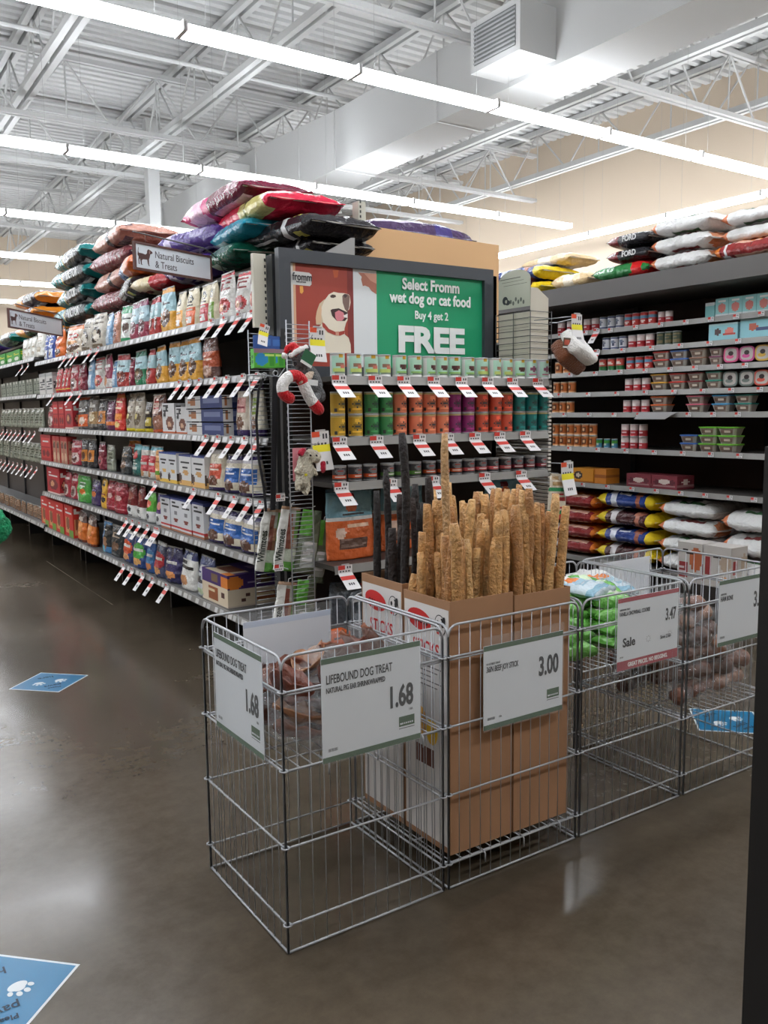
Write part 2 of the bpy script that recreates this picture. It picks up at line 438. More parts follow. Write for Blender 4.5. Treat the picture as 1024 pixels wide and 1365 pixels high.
def d398(t, w, h):
    text('LIFEBOUND', .010, None, t, (-w/2 + .01, -.001, h - .058), squeeze=.7, col=INK)
    text('HAM BONE', .026, None, t, (-w/2 + .01, -.001, h - .082), squeeze=.6, bold=.0005, col=INK)
    text('3.98', .088, None, t, (w/2 - .03, -.001, h - .13), 'RIGHT', squeeze=.58, bold=.0022, name='price', col=INK)
    logo(t, w/2 - .07, .052); barcode(t, -w/2 + .014, .03)
card_sign('price_sign', 'white 3.98 ham bone sign on the bin beside the dark post', .345, .262, (3.06, 1.987, .565), 0, GRN, d398)
def back_strip(t, w, h):
    m = MB(); m.rect(-w/2, h - .02, w/2, h, (196, 208, 226), .0006); m.build('header_strip', PAPER, t)
card_sign('blank_sign_back', 'white back of a sign hung inside the rear of the nearest bin', .33, .27, (1.30, 2.535, .545), 0, None, back_strip, 'sign', None, True)
card_sign('blank_sign_back', 'white back of a sign at the rear of the bin with green cookie bags', .32, .25, (2.44, 2.535, .575), 0, None, None, 'sign', None, True)
card_sign('blank_sign_back', 'white back of a sign at the rear left of the bin with wrapped bones', .33, .25, (2.99, 2.535, .575), 0, None, None, 'sign', None, True)

# ------------------------------------------------------------------ cartons of chew sticks in the second bin
def carton(x0, x1, y0, y1, label, zt, printed):
    t = thing('chew_stick_carton', label, 'cardboard box', ((x0+x1)/2, (y0+y1)/2, .096), 0, 'brown cartons in the second wire bin')
    w, d, h, k = (x1-x0)/2, (y1-y0)/2, zt - .096, .004
    m = MB(); c = (158, 118, 86)
    m.box(-w, w, -d, d, 0, .004, c)
    for b in ((-w, w, -d, -d+k), (-w, w, d-k, d), (-w, -w+k, -d+k, d-k), (w-k, w, -d+k, d-k)): m.box(*b, .004, h, c)
    m.build('carton_body', mat('brown_corrugated_card_c', .75, noisecol=(6, .12), col=c), t)
    if printed:
        T = Matrix.Translation((-w - .0006, 0, 0)) @ Matrix.Rotation(-PI/2, 4, 'Z')
        m = MB(); wh, rd, bk = (214, 211, 208), (196, 36, 34), (24, 22, 24)
        a = d - .006
        m.rect(-a, .02, a, h - .028, wh, 0, T=T)
        m.ell(-.035, h - .083, .066, .034, rd, .0006, 24, -.12, T=T)
        for i in range(6): m.rect(-.075 + i*.015, h - .09 - i*.0015, -.065 + i*.015, h - .078 - i*.0015, (90, 16, 16), .001, T=T)
        # spotted dog head
        m.ell(.075, h - .082, .028, .034, bk, .0006, 16, .3, T=T); m.ell(.075, h - .082, .0245, .031, wh, .001, 16, .3, T=T)
        m.ell(.092, h - .07, .009, .019, bk, .0014, 12, -.3, T=T); m.ell(.064, h - .075, .006, .008, bk, .0014, 10, T=T); m.ell(.078, h - .097, .008, .006, bk, .0014, 10, T=T); m.ell(.083, h - .062, .004, .004, bk, .0014, 8, T=T); m.ell(.068, h - .108, .011, .004, rd, .0014, 10, T=T)
        m.ell(-.03, h - .42, .03, .05, (222, 160, 44), .0006, 16, T=T); m.ell(.03, h - .44, .03, .045, (236, 190, 30), .001, 16, T=T); m.rect(-.06, h - .56, .04, h - .5, (96, 52, 34), .0006, T=T)
        for i in range(5): m.rect(-.09, h - .23 - i*.016, .09 - (i % 3)*.03, h - .226 - i*.016, (120, 116, 116), .0006, T=T)
        p = m.build('printed_label', PAPER, t)
        text('STICKS', .062, None, p, (-w - .0018, 0, h - .19), 'CENTER', squeeze=.72, bold=.001, col=rd, rot=(0, 0, -PI/2))
    return t
carton(1.59, 1.848, 2.022, 2.268, 'brown carton nearest the corner, front left, with red oval and spotted dog print', .915, 1)
carton(1.856, 2.108, 2.022, 2.268, 'plain brown carton at the front right of the second bin', .90, 0)
carton(1.59, 1.848, 2.276, 2.526, 'brown carton at the back left holding the black chew sticks', .93, 1)
carton(1.856, 2.108, 2.276, 2.526, 'brown carton at the back right, hidden behind the tan sticks', .90, 0)

def stick(x, y, tx, ty, ln, r, col, mt, label, grp, z0=.105, kind='chew_stick'):
    m = MB(); n = 26; sd = rnd.random() * 100; pts = []; rr = []
    for i in range(n):
        s = i / (n - 1); wob = .016
        pts.append((tx*s + wob*noise.noise((sd, s*3, 0)), ty*s + wob*noise.noise((sd, 5, s*3)), ln*s))
        rr.append(r * (1 + .3*noise.noise((sd, s*26, 9)) - (.25 if i in (0, n-1) else 0)))
    m.tube(pts, rr, 10, col, cap=True)
    vs = []
    for v in m.v:
        q = noise.noise((v[0]*60 + sd, v[1]*60, v[2]*28)); vs.append((v[0] + q*.0055, v[1] + q*.0055, v[2] + q*.003))
    m.v = vs
    o = m.build(kind, mt, None, True); o.location = (x, y, z0)
    return tag(o, label, 'chew stick', grp)
i = 0
cells = [(1.6, 1.84, 2.03, 2.26), (1.866, 2.1, 2.03, 2.26), (1.866, 2.1, 2.285, 2.515)]
pos = []
for ci, (a, b, c, d) in enumerate(cells):
    nx, ny = 7, 5
    for ix in range(nx):
        for iy in range(ny):
            if ci == 2 and (ix + iy) % 2: continue
            x = a + .03 + (b - a - .06) * ix / (nx - 1) + rnd.uniform(-.004, .004); y = c + .028 + (d - c - .056) * iy / (ny - 1) + rnd.uniform(-.004, .004)
            if ci == 0 and iy == 0 and ix in (0,): continue
            pos.append((x, y, ci, ix, iy))
pos.sort(key=lambda p: p[0])
for (x, y, ci, ix, iy) in pos:
    tx = rnd.uniform(-.03, .03) + (x - (a_ := (1.72, 1.983, 1.983)[ci])) * .45; ty = rnd.uniform(-.02, .02) + (y - (2.145, 2.145, 2.4)[ci]) * .35; ln = rnd.uniform(1.02, 1.14)
    if ci == 0: ln = rnd.uniform(.94, 1.12)
    if rnd.random() < .1: ln = .86
    a, b, c_, d_ = cells[ci]; tx += rnd.uniform(-.05, .05); ty += rnd.uniform(-.04, .04); tx = min(max(tx, (a + .016 - x) / .82), (b - .016 - x) / .82); ty = min(max(ty, (c_ + .014 - y) / .82), (d_ - .014 - y) / .82)
    c = rnd.choice([(214, 164, 104), (200, 148, 90), (222, 176, 116), (184, 132, 80), (208, 158, 98)])
    w_ = ('front' if iy < 2 else 'rear') + ' of the ' + ('left', 'right', 'back right')[ci] + ' carton'
    i += 1
    stick(x, y, tx, ty, ln, rnd.uniform(.0125, .0165), c, GRAIN, f'tan rawhide chew stick, {ORD[min(i-1,47)] if i<=48 else "one"} from the left among the standing sticks' if i <= 48 else f'tan rawhide chew stick near the right end, {ORD[(i-49) % 48]} past the crowded middle', 'tan chew sticks standing in cartons')
stick(1.66, 2.10, .02, .06, 1.32, .0125, (200, 158, 108), GRAIN, 'tallest tan chew stick, standing well above all others', 'tan chew sticks standing in cartons')
stick(1.635, 2.06, .0, -.005, .93, .0115, (204, 162, 112), GRAIN, 'short tan chew stick leaning at the front left carton corner', 'tan chew sticks standing in cartons', )
for k in range(15):
    x = 1.636 + (k % 5) * .044; y = 2.31 + (k // 5) * .082
    ln = rnd.uniform(.98, 1.2) if k else 1.32
    stick(x, y, rnd.uniform(-.02, .03), rnd.uniform(-.01, .05), ln, rnd.uniform(.012, .016), rnd.choice([(34, 22, 18), (26, 19, 17), (42, 27, 21)]), mat('dark_chew', .7, bump=(80, 1, .01)), f'dark brown chew stick in the back left carton, {ORD[k]} of the dark ones' if k else 'tallest dark brown chew stick, leaning left above the others', 'dark chew sticks in the back left carton')

# ------------------------------------------------------------------ patterns for printed goods
def R(u0, v0, u1, v1, c): return ('r', u0, v0, u1, v1, c)
def E(cu, cv, ru, rv, c): return ('e', cu, cv, ru, rv, c)
def T(u0, v0, u1, v1, c, rows=2, cols=9): return ('t', u0, v0, u1, v1, c, rows, cols)
def pat(base, *ls):
    ls = ls[::-1]
    def f(u, v):
        for l in ls:
            if l[0] == 'r':
                if l[1] <= u <= l[3] and l[2] <= v <= l[4]: return l[5]
            elif l[0] == 'e':
                if ((u - l[1]) / l[3]) ** 2 + ((v - l[2]) / l[4]) ** 2 <= 1: return l[5]
            elif l[1] <= u <= l[3] and l[2] <= v <= l[4]:
                rw = (v - l[2]) / (l[4] - l[2]) * l[6]; cl = int((u - l[1]) / (l[3] - l[1]) * l[7])
                if rw % 1 > .3 and math.sin(cl*12.9 + int(rw)*78.2) > -.45: return l[5]
        return base
    return f
def pouch(w, h, d, f, nx=18, ny=24, seed=0, crinkle=.012, taper=.06):
    m = MB(); vs = []; g = {}
    for side in (0, 1):
        for j in range(ny + 1):
            v = j / ny
            prof = (1 - v) ** .55 if v > .25 else (.86 + .14 * math.sin(v / .25 * PI / 2)) * .75 ** .55 / 1
            if v > .9: prof *= max(0.03, (1 - v) / .1 * .8)
            ww = w * (1 - taper * abs(2*v - .7) ** 2)
            for i in range(nx + 1):
                u = i / nx
                e = max(0, math.sin(PI * u)) ** .42
                dep = d / 2 * prof * e + .0012 * (1 if 0 < i < nx else 0)
                cr = crinkle * noise.noise((u * 3.1 + seed, v * 5 + side * 7, seed * 1.7)) * e * (.5 + v) + crinkle * .6 * noise.noise((u * 8 + seed, v * 9, side * 9.)) * e
                y = dep + cr * w * 3
                if side and False: pass
                x = (u - .5) * ww + crinkle * .4 * noise.noise((0, v * 6, seed)) * (1 if abs(u - .5) > .3 else .3)
                g[side, i, j] = len(vs); vs.append((x, -y if side == 0 else y, v * h))
    fs = []; cs = []
    bk = f(.02, .5)
    for j in range(ny):
        for i in range(nx):
            c = f((i + .5) / nx, (j + .5) / ny)
            fs.append((g[0,i,j], g[0,i+1,j], g[0,i+1,j+1], g[0,i,j+1])); cs.append(c)
            fs.append((g[1,i+1,j], g[1,i,j], g[1,i,j+1], g[1,i+1,j+1])); cs.append(f(1 - (i + .5) / nx, (j + .5) / ny))
        for i, o in ((0, 1), (nx, 0)):
            q = (g[0,i,j], g[0,i,j+1], g[1,i,j+1], g[1,i,j]); fs.append(q if o else q[::-1]); cs.append(f(.02, (j+.5)/ny))
    for i in range(nx):
        fs.append((g[1,i,0], g[1,i+1,0], g[0,i+1,0], g[0,i,0])); cs.append(bk)
        fs.append((g[0,i,ny], g[0,i+1,ny], g[1,i+1,ny], g[1,i,ny])); cs.append(f(.5, .99))
    m.add(vs, fs, cs)
    return m
def carton_box(w, h, d, f, side=None, top=None, nx=14, ny=18):
    m = MB(); side = side or f; top = top or (lambda u, v: f(.5, .99))
    def face(P, fn, nx, ny):
        vs = [P(i / nx, j / ny) for j in range(ny + 1) for i in range(nx + 1)]; fs = []; cs = []
        for j in range(ny):
            for i in range(nx):
                a = j * (nx + 1) + i; fs.append((a, a + 1, a + nx + 2, a + nx + 1)); cs.append(fn((i + .5) / nx, (j + .5) / ny))
        m.add(vs, fs, cs)
    X, Y = w / 2, d / 2
    face(lambda u, v: (-X + w*u, -Y, h*v), f, nx, ny); face(lambda u, v: (X - w*u, Y, h*v), f, 2, 4)
    face(lambda u, v: (X, -Y + d*u, h*v), side, 8, 12); face(lambda u, v: (-X, Y - d*u, h*v), side, 8, 12)
    face(lambda u, v: (-X + w*u, -Y + d*v, h), top, 8, 8); face(lambda u, v: (-X + w*u, Y - d*v, 0), top, 1, 1)
    return m
def can_mesh(r, h, f, n=30, ny=12, rim=(196, 198, 200)):
    m = MB(); z0, z1 = .004, h - .004
    prof = [(r*.96, .0), (r, .002), (r, z0)] + [(r * .985, z0 + (z1 - z0) * j / ny) for j in range(0, ny + 1)] + [(r, z1), (r, h - .001), (r*.96, h), (r*.93, h - .003)]
    def c(u, i):
        if i < 3 or i >= 3 + ny: return rim
        uu = (u * 2 + .5) % 1      # the label repeats twice round the can
        return f(uu, (i - 3 + .5) / ny)
    m.lathe(prof, n, c)
    return m
def sack(w, l, t, f, nx=32, ny=24, seed=0, lump=.5):
    """filled bag lying flat: length along X, width along Y, printed top; base at z=0"""
    m = MB(); vs = []; g = {}
    for side in (0, 1):
        for j in range(ny + 1):
            v = j / ny
            for i in range(nx + 1):
                u = i / nx
                uu = abs(2*u - 1) / .93
                eu = (1 - uu ** 5) ** .5 if uu < 1 else 0
                ev = (1 - abs(2*v - 1) ** 3.2) ** .42 if 0 < j < ny else 0
                hh = t / 2 * eu * ev * (1 + lump * .30 * noise.noise((u * 4 + seed, v * 3, seed + side * 5)) + lump * .34 * noise.noise((u * 14 + seed, v * 10, side * 3.)) - lump * .3 * abs(noise.noise((u * 7 + seed, v * 2.5, 4 + side))))
                hh += .003 * (1 if 0 < j < ny else 0)
                wv = w * (.93 + .07 * eu) * (1 + .03 * noise.noise((u * 5, seed, 2)))
                z = t / 2 + (hh * 1.06 if side == 0 else -min(hh * .96, t * .5)) + (.012 * noise.noise((u*6, v*4, seed + 3.3)) if not eu else 0)
                g[side, i, j] = len(vs); vs.append(((u - .5) * l, (v - .5) * wv, z))
    fs = []; cs = []
    for j in range(ny):
        for i in range(nx):
            fs.append((g[0,i,j], g[0,i+1,j], g[0,i+1,j+1], g[0,i,j+1])); cs.append(f((i+.5)/nx, (j+.5)/ny))
            fs.append((g[1,i+1,j], g[1,i,j], g[1,i,j+1], g[1,i+1,j+1])); cs.append(f((i+.5)/nx, (j+.5)/ny))
    for j in range(ny):
        fs.append((g[0,0,j], g[0,0,j+1], g[1,0,j+1], g[1,0,j])); cs.append(f(0, .5)); fs.append((g[0,nx,j+1], g[0,nx,j], g[1,nx,j], g[1,nx,j+1])); cs.append(f(1, .5))
    for i in range(nx):
        fs.append((g[0,i+1,0], g[0,i,0], g[1,i,0], g[1,i+1,0])); cs.append(f(.5, 0)); fs.append((g[0,i,ny], g[0,i+1,ny], g[1,i+1,ny], g[1,i,ny])); cs.append(f(.5, 1))
    m.add(vs, fs, cs)
    return m

# ------------------------------------------------------------------ gondola shelving
DK, BRN, RAIL = (46, 46, 48), (52, 34, 28), (150, 150, 148)
def shelf_part(parent, x0, x1, y0, y1, z, face, rail=True, tickets=.08, col=(96, 96, 96), th=.022):
    """shelf deck with its price channel; face '-X' or '-Y' says which edge faces out"""
    m = MB(); m.box(x0, x1, y0, y1, z - th, z, col)
    sh = m.build('shelf', STEEL, parent)
    if not rail: return sh
    m = MB(); r = random.Random(int(z * 1000) + int(x0 * 10))
    a, b = (y0, y1) if face == '-X' else (x0, x1)
    def q(s0, s1, o0, z0, o1, z1, c):
        if face == '-X': m.add([(x0 - o0, s1, z0), (x0 - o0, s0, z0), (x0 - o1, s0, z1), (x0 - o1, s1, z1)], [(0,1,2,3)], c)
        else: m.add([(s0, y0 - o0, z0), (s1, y0 - o0, z0), (s1, y0 - o1, z1), (s0, y0 - o1, z1)], [(0,1,2,3)], c)
    q(a, b, .012, z - .036, .002, z + .002, (136, 134, 130)); q(a, b, .001, z - .036, .012, z - .036, RAIL); q(a, b, .002, z + .002, -.002, z + .002, (165, 163, 158))
    s = a + .01
    while s < b - tickets and tickets:
        w_ = tickets * r.choice((.5, .62, .8))
        q(s, s + w_, .0138, z - .032, .0058, z - .004, r.choice(((196, 196, 196), (178, 178, 180), (206, 205, 203), (176, 70, 72) if tickets > .3 else (215, 215, 215))))
        s += w_ + tickets * r.choice((.2, .4, .9))
    m.build('price_channel', STEEL, sh)
    return sh
XF = 1.9       # front of the aisle shelves
LV = [2.005, 1.69, 1.37, 1.05, .74, .38]
YN, YE = 3.86, 8.95
def gondola(name, label, y0, y1, levels, dx=0):
    t = thing(name, label, 'store shelving', (0, 0, 0))
    m = MB(); m.box(2.47, 2.50, y0, y1, .1, 2.265, (40, 30, 27)); m.build('back_panel', STEEL, t)
    for z in levels: shelf_part(t, XF + dx, 2.465, y0 + .004, y1 - .004, z, '-X')
    y = y0 + .02
    while y < y1 + .01:
        m = MB(); m.box(2.45, 2.54, y - .015, y + .015, 0, 2.29, DK); m.build('upright', STEEL, t)
        m = MB(); m.box(2.24, 2.46, y - .012, y + .012, 0, .34, (30, 30, 32)); m.build('base_leg', STEEL, t)
        y += 1.23
    m = MB(); m.box(2.10, 2.465, y0 + .004, y1 - .004, 2.27, 2.295, (110, 108, 104)); m.build('top_deck', STEEL, t)
    return t
gondola('aisle_shelving', 'six level aisle shelving full of treat bags, left of the can display', YN, YE, LV)
gondola('aisle_shelving', 'far aisle shelving with peg hooks, at the left edge', YE + .02, 15.2, [2.06, 1.70, .40], .0)
m = MB(); m.box(2.56, 3.14, 4.05, 15, .0, 2.28, (60, 54, 50)); 
for z in (.4, .75, 1.1, 1.45, 1.8, 2.1): m.box(3.14, 3.3, 4.05, 15, z - .02, z, (90, 90, 90))
tag(m.build('rear_shelving', STEEL), 'back side of the aisle shelving, facing the next aisle', 'store shelving')

# endcap
EY = 3.3
t = thing('endcap_shelving', 'end-of-aisle shelving holding rows of pet food cans', 'store shelving', (0, 0, 0))
m = MB(); m.box(1.93, 3.28, 3.74, 3.77, .1, 2.24, BRN); m.build('back_panel', STEEL, t)
for z, y0 in ((1.652, EY), (1.38, EY), (1.178, EY), (.80, EY), (.30, EY - .04)): shelf_part(t, 1.93, 3.255, y0, 3.735, z, '-Y', tickets=0, col=(70, 66, 64))
for x in (1.90, 3.27):
    m = MB(); m.box(x - .02, x + .012, 3.74, 3.80, 0, 2.24, (44, 46, 48))
    m.build('upright', STEEL, t)
m = MB(); m.box(1.95, 3.24, 3.36, 3.73, 0, .27, (40, 34, 32)); m.build('base', STEEL, t)
for side, x in (('left', 1.905), ('right', 3.262)):
    m = MB(); z = .35
    while z < 1.63:
        if side == 'right':
            m.box(x, x + .02, 3.30, 3.72, z, z + .012, (205, 200, 190))
        z += .02
    if side == 'right': m.build('side_grille', STEEL, t)
# tall posts at the end of the gondola
t2 = thing('end_post', 'short cream steel post between the top aisle shelf end and the big framed sign', 'post', (1.84, 3.80, 1.90))
m = MB(); m.box(-.035, .032, -.012, .012, 0, .345, (206, 202, 186)); m.build('post_body', mat('glossy_cream_steel', .25), t2)
m = MB()
for k in range(11): m.box(.022, .030, -.0135, -.012, .01 + k*.03, .024 + k*.03, (40, 40, 40))
m.build('slots', STEEL, t2)
p = at(478, 270, 1, 3.95); t2 = thing('end_post', 'tall slotted post beside the tan panel, top centre', 'post', (p.x, 3.95, 2.32))
m = MB(); m.box(-.02, .025, -.03, .03, 0, p.z - 2.32, (188, 186, 172)); m.build('post_body', STEEL, t2)
m = MB()
for k in range(11): m.box(-.012, -.004, -.0315, -.03, .01 + k*.025, .024 + k*.025, (50, 50, 50))
m.build('slots', STEEL, t2)
a, b = at(487, 297, 1, 4.0), at(665, 325, 1, 4.0)
m = MB(); m.add([(a.x, 4.0, 1.9), (b.x, 4.0, 1.9), (b.x, 4.0, 2.475), (a.x, 4.0, 2.49), (a.x, 4.012, 1.9), (b.x, 4.012, 1.9), (b.x, 4.012, 2.475), (a.x, 4.012, 2.49)], [(0,1,2,3),(7,6,5,4),(0,4,5,1),(1,5,6,2),(2,6,7,3),(3,7,4,0)], (206, 164, 116))
tag(m.build('tan_backboard', mat('smooth_hardboard', .6)), 'plain tan board standing behind the big green sign', 'board')
qs = [at(a_, b_, 1, 3.83) for a_, b_ in ((414, 347), (468, 317), (473, 317), (473, 353), (414, 350))]
m = MB(); m.add([(p.x, 3.83, p.z) for p in qs] + [(p.x, 3.84, p.z) for p in qs], [(0,1,2,3,4)[::-1], (5,6,7,8,9)] + [(k, (k+1) % 5, 5 + (k+1) % 5, 5 + k) for k in range(5)], (190, 192, 194))
tag(m.build('end_bracket', mat('brushed_steel', .3, .7, (170, 172, 174))), 'brushed steel end panel under the black bags above the big sign', 'bracket')

# ------------------------------------------------------------------ big promotional sign
SY = 3.70
t = thing('promotion_sign', 'large framed sign with a yawning white dog and green lettered panel', 'sign', (0, SY, 0))
x0, x1, z0, z1 = 1.885, 3.205, 1.655, 2.262
m = MB(); fw = .062
for b in ((x0, x1, z1 - fw, z1), (x0, x1, z0, z0 + fw), (x0, x0 + fw, z0 + fw, z1 - fw), (x1 - fw, x1, z0 + fw, z1 - fw)): m.box(b[0], b[1], -.02, .02, b[2], b[3], (58, 62, 68))
m.build('sign_frame', STEEL, t)
m = MB(); g0, g1, h0, h1 = x0 + fw, x1 - fw, z0 + fw, z1 - fw
m.box(g0, g1, .005, .012, h0, h1, (228, 228, 228))
gw, gh = g1 - g0, h1 - h0
PX = lambda px: (at(px, 420, 1, SY).x)
def q(px, py):                       # measured point of the printed picture
    p_ = at(px, py, 1, SY); return (p_.x, p_.z)
ylw = 0
def zz(px, py): return (370 + px / 6.827, 330 + py / 6.827)
def PP(pts, col, w): m.poly([q(*zz(*p)) for p in pts], col, w)
gx = q(503, 420)[0]
m.rect(g0, h0, q(*zz(160, 500))[0], h1, (226, 222, 218), -.0045)
m.rect(q(*zz(150, 500))[0], h0, q(*zz(185, 500))[0], h1, (222, 176, 140), -.0042)
m.rect(q(*zz(172, 500))[0], h0, q(*zz(685, 500))[0], h1, (160, 62, 48), -.004)
m.rect(q(*zz(640, 500))[0], h0, q(*zz(695, 500))[0], h1, (128, 44, 40), -.0038)
PP([(505, 205), (560, 205), (550, 270), (520, 275)], (196, 92, 50), -.0035); PP([(205, 350), (235, 350), (240, 400), (225, 420), (208, 410)], (226, 160, 70), -.0035)
m.rect(q(*zz(690, 500))[0], h0, gx, h1, (224, 228, 230), -.004)
PP([(735, 225), (905, 238), (905, 425), (860, 395), (835, 360), (800, 345), (780, 350), (765, 290), (770, 265)], (176, 112, 92), -.0035)
PP([(790, 232), (905, 238), (905, 330), (850, 300)], (204, 150, 128), -.0033)
FUR, FSH = (234, 224, 204), (212, 192, 160)
PP([(355, 700), (350, 640), (360, 580), (385, 510), (430, 470), (480, 560), (470, 640), (400, 700)], FSH, -.0030)
PP([(385, 960), (392, 880), (385, 780), (380, 720), (420, 680), (400, 600), (405, 540), (430, 480), (470, 425), (515, 402), (560, 412), (610, 415), (650, 425), (662, 445), (668, 500), (655, 560), (640, 580), (640, 660), (625, 690), (612, 740), (615, 790), (650, 820), (668, 880), (672, 960)], FUR, -.0028)
PP([(352, 690), (352, 620), (372, 560), (392, 520), (405, 560), (400, 640), (398, 680)], (222, 186, 150), -.0026)
PP([(485, 570), (500, 560), (560, 552), (640, 590), (640, 640), (615, 668), (545, 668), (500, 620)], (58, 34, 34), -.0024)
PP([(525, 590), (560, 570), (600, 590), (620, 630), (590, 665), (545, 668), (528, 635)], (216, 130, 140), -.0022)
PP([(592, 440), (612, 420), (645, 425), (660, 445), (655, 540), (640, 590), (615, 560), (595, 500)], (120, 96, 88), -.0022)
PP([(598, 430), (625, 422), (640, 440), (615, 460)], (66, 50, 52), -.002)
PP([(480, 440), (500, 426), (530, 432), (535, 448), (510, 458), (488, 455)], (74, 54, 46), -.002)
PP([(600, 620), (640, 600), (640, 640), (610, 635)], (240, 236, 230), -.002)
PP([(408, 680), (430, 690), (470, 740), (540, 772), (612, 755), (612, 785), (570, 802), (520, 795), (460, 770), (412, 720)], (166, 62, 48), -.0018)
PP([(530, 765), (560, 762), (562, 800), (532, 800)], (206, 150, 130), -.0016)
m.rect(gx, h0, g1, h1, (22, 152, 104), -.0045 + .001)
lg = [(125, 235), (150, 212), (290, 228), (312, 245), (312, 335), (298, 350), (140, 335), (125, 320)]
PP(lg, (222, 222, 220), -.0028)
pr = m.build('poster', mat('satin_poster', .45), t)
lo = q(*zz(130, 303)); text('fromm', .05, None, pr, (lo[0] + .004, .0, lo[1] + .006), squeeze=.78, bold=.001, col=(60, 62, 66))
lo = q(*zz(172, 322)); text('family pet foods', .010, None, pr, (lo[0], .0, lo[1] + .004), squeeze=.8, bold=.0004, col=(60, 62, 66))
wc = (236, 240, 238); gc = (gx + g1) / 2 - .005
for s_, sz, py, sq, bd in (('Select Fromm', .078, 388, .86, .0024), ('wet dog or cat food', .078, 406, .84, .0024), ('Buy 4 get 2', .058, 426, .84, .0014), ('FREE', .178, 469, 1.2, .0085)):
    text(s_, sz, None, pr, (gc, -.004, at(573, py, 1, SY).z), 'CENTER', squeeze=sq, bold=bd, col=wc)

# ------------------------------------------------------------------ price tags
def flag_mesh(w, hd, fl, ang, kind):
    """shelf tag: header lies on the shelf edge, flag swings out and down"""
    m = MB(); white = (224, 222, 222); dy, dz = math.cos(ang), math.sin(ang)
    rd = (206, 60, 50) if kind != 'dull' else (150, 40, 44)
    def P(x, s, e=0): 
        if s < hd: return (x, -.001 - e, -s)
        return (x, -.001 - (s - hd) * dy - e * dz, -hd - (s - hd) * dz - e * 0)
    def sl(s0, s1, c, xa=-w/2, xb=w/2, e=0.): m.add([P(xa, s0, e), P(xa, s1, e), P(xb, s1, e), P(xb, s0, e)], [(0,1,2,3)], c)
    sl(0, hd, white); sl(hd, hd + fl, white)
    for o in (.0015,):
        vs = [P(-w/2, 0), P(-w/2, hd), P(-w/2, hd+fl), P(w/2, hd+fl), P(w/2, hd), P(w/2, 0)]
        m.add([(v[0], v[1] + o, v[2] - .0005) for v in vs], [(1,4,5,0)[::1], (2,3,4,1)], (200, 200, 200))
    if kind == 'yellow':
        sl(.0, .14*(hd+fl), (228, 84, 46), -w/2, -w*.05, .0006); sl(.34*(hd+fl), .52*(hd+fl), (238, 226, 40), -w/2, w/2, .0006)
        for i in range(6): sl(.41*(hd+fl), .44*(hd+fl), (60, 56, 20), -w*.4 + i*w*.13, -w*.31 + i*w*.13, .001)
    else:
        sl(0, hd*.55, rd, -w/2, -w*.02, .0006); sl(hd + fl*.18, hd + fl*.42, rd, -w/2, w/2, .0006)
    for i in range(4): sl(hd*.68, hd*.86, (70, 70, 74), -w*.4 + i*w*.2, -w*.28 + i*w*.2, .0006)
    for i in range(2): sl(hd*.15, hd*.45, (60, 60, 64), w*.12 + i*w*.17, w*.22 + i*w*.17, .0006)
    for i in range(3): sl(hd + fl*.6, hd + fl*.74, (50, 50, 54), -w*.18 + i*w*.15, -w*.08 + i*w*.15, .0006)
    return m.mesh('price_tag', PAPER)
TAGM = {k: flag_mesh(*a) for k, a in dict(end=(.074, .036, .10, math.radians(38), 'red'), aisle=(.062, .024, .115, math.radians(52), 'red'), peg=(.07, .06, .08, math.radians(75), 'yellow'), small=(.045, .03, .0001, 1, 'red')).items()}
CLIP = MB().box(-.02, .02, -.004, .0, 0, .006, (190, 190, 190)).mesh('clip', PLAST)
def ptag(kind, loc, rz, label, grp, cat='price tag', clip=True, rot=None):
    o = link('price_tag', TAGM[kind], None, loc, rz)
    if rot: o.rotation_euler = rot
    if clip: link('tag_clip', CLIP, o)
    return tag(o, label, cat, grp)
for z, lst, nm in ((1.652, (447, 495, 533, 573, 610, 645, 678, 712), 'highest can shelf'), (1.38, (448, 497, 554, 592, 628, 661, 695), 'middle can shelf'), (1.178, (449, 515, 572, 641, 690), 'lowest can shelf'), (.80, (452,), 'shelf')):
    for i, px in enumerate(lst):
        x = XE(px + 5, EY - .013, 504 if z > 1.6 else 590)
        ptag('end', (x, EY - .0145, z + .004), 0, f'red and white price tag, {ORD[i]} from the left on the {nm}' if len(lst) > 1 else 'red and white price tag below the blue and orange bag', 'red and white tags on the can display')
AT = [(0, (117, 127, 83, 92, 99, 23, 31, 280 , 297, 316, 334), 'top'), (1, (67, 92, 104, 236, 249, 263, 284, 300, 321, 340), 'second'), (2, (272, 288, 306, 324, 340), 'third'), (3, (205, 256, 289, 310, 329, 345), 'fourth'), (4, (167, 175, 184, 195, 205, 208), 'fifth'), (5, (163, 174, 188, 201, 219), 'lowest')]
for lv, lst, nm in AT:
    for i, px in enumerate(sorted(lst, reverse=True)):
        py = 1365 * 0 + 560
        y = YA(px + 4, XF - .013, {0: 440, 1: 500, 2: 584, 3: 660, 4: 720, 5: 780}[lv])
        if y < YN: y = YN + .03
        ptag('aisle', (XF - .015, y, LV[lv] + .002), -PI/2, f'white tag with red band on the {nm} aisle shelf, {ORD[i]} from near', 'hanging tags on the aisle shelves')

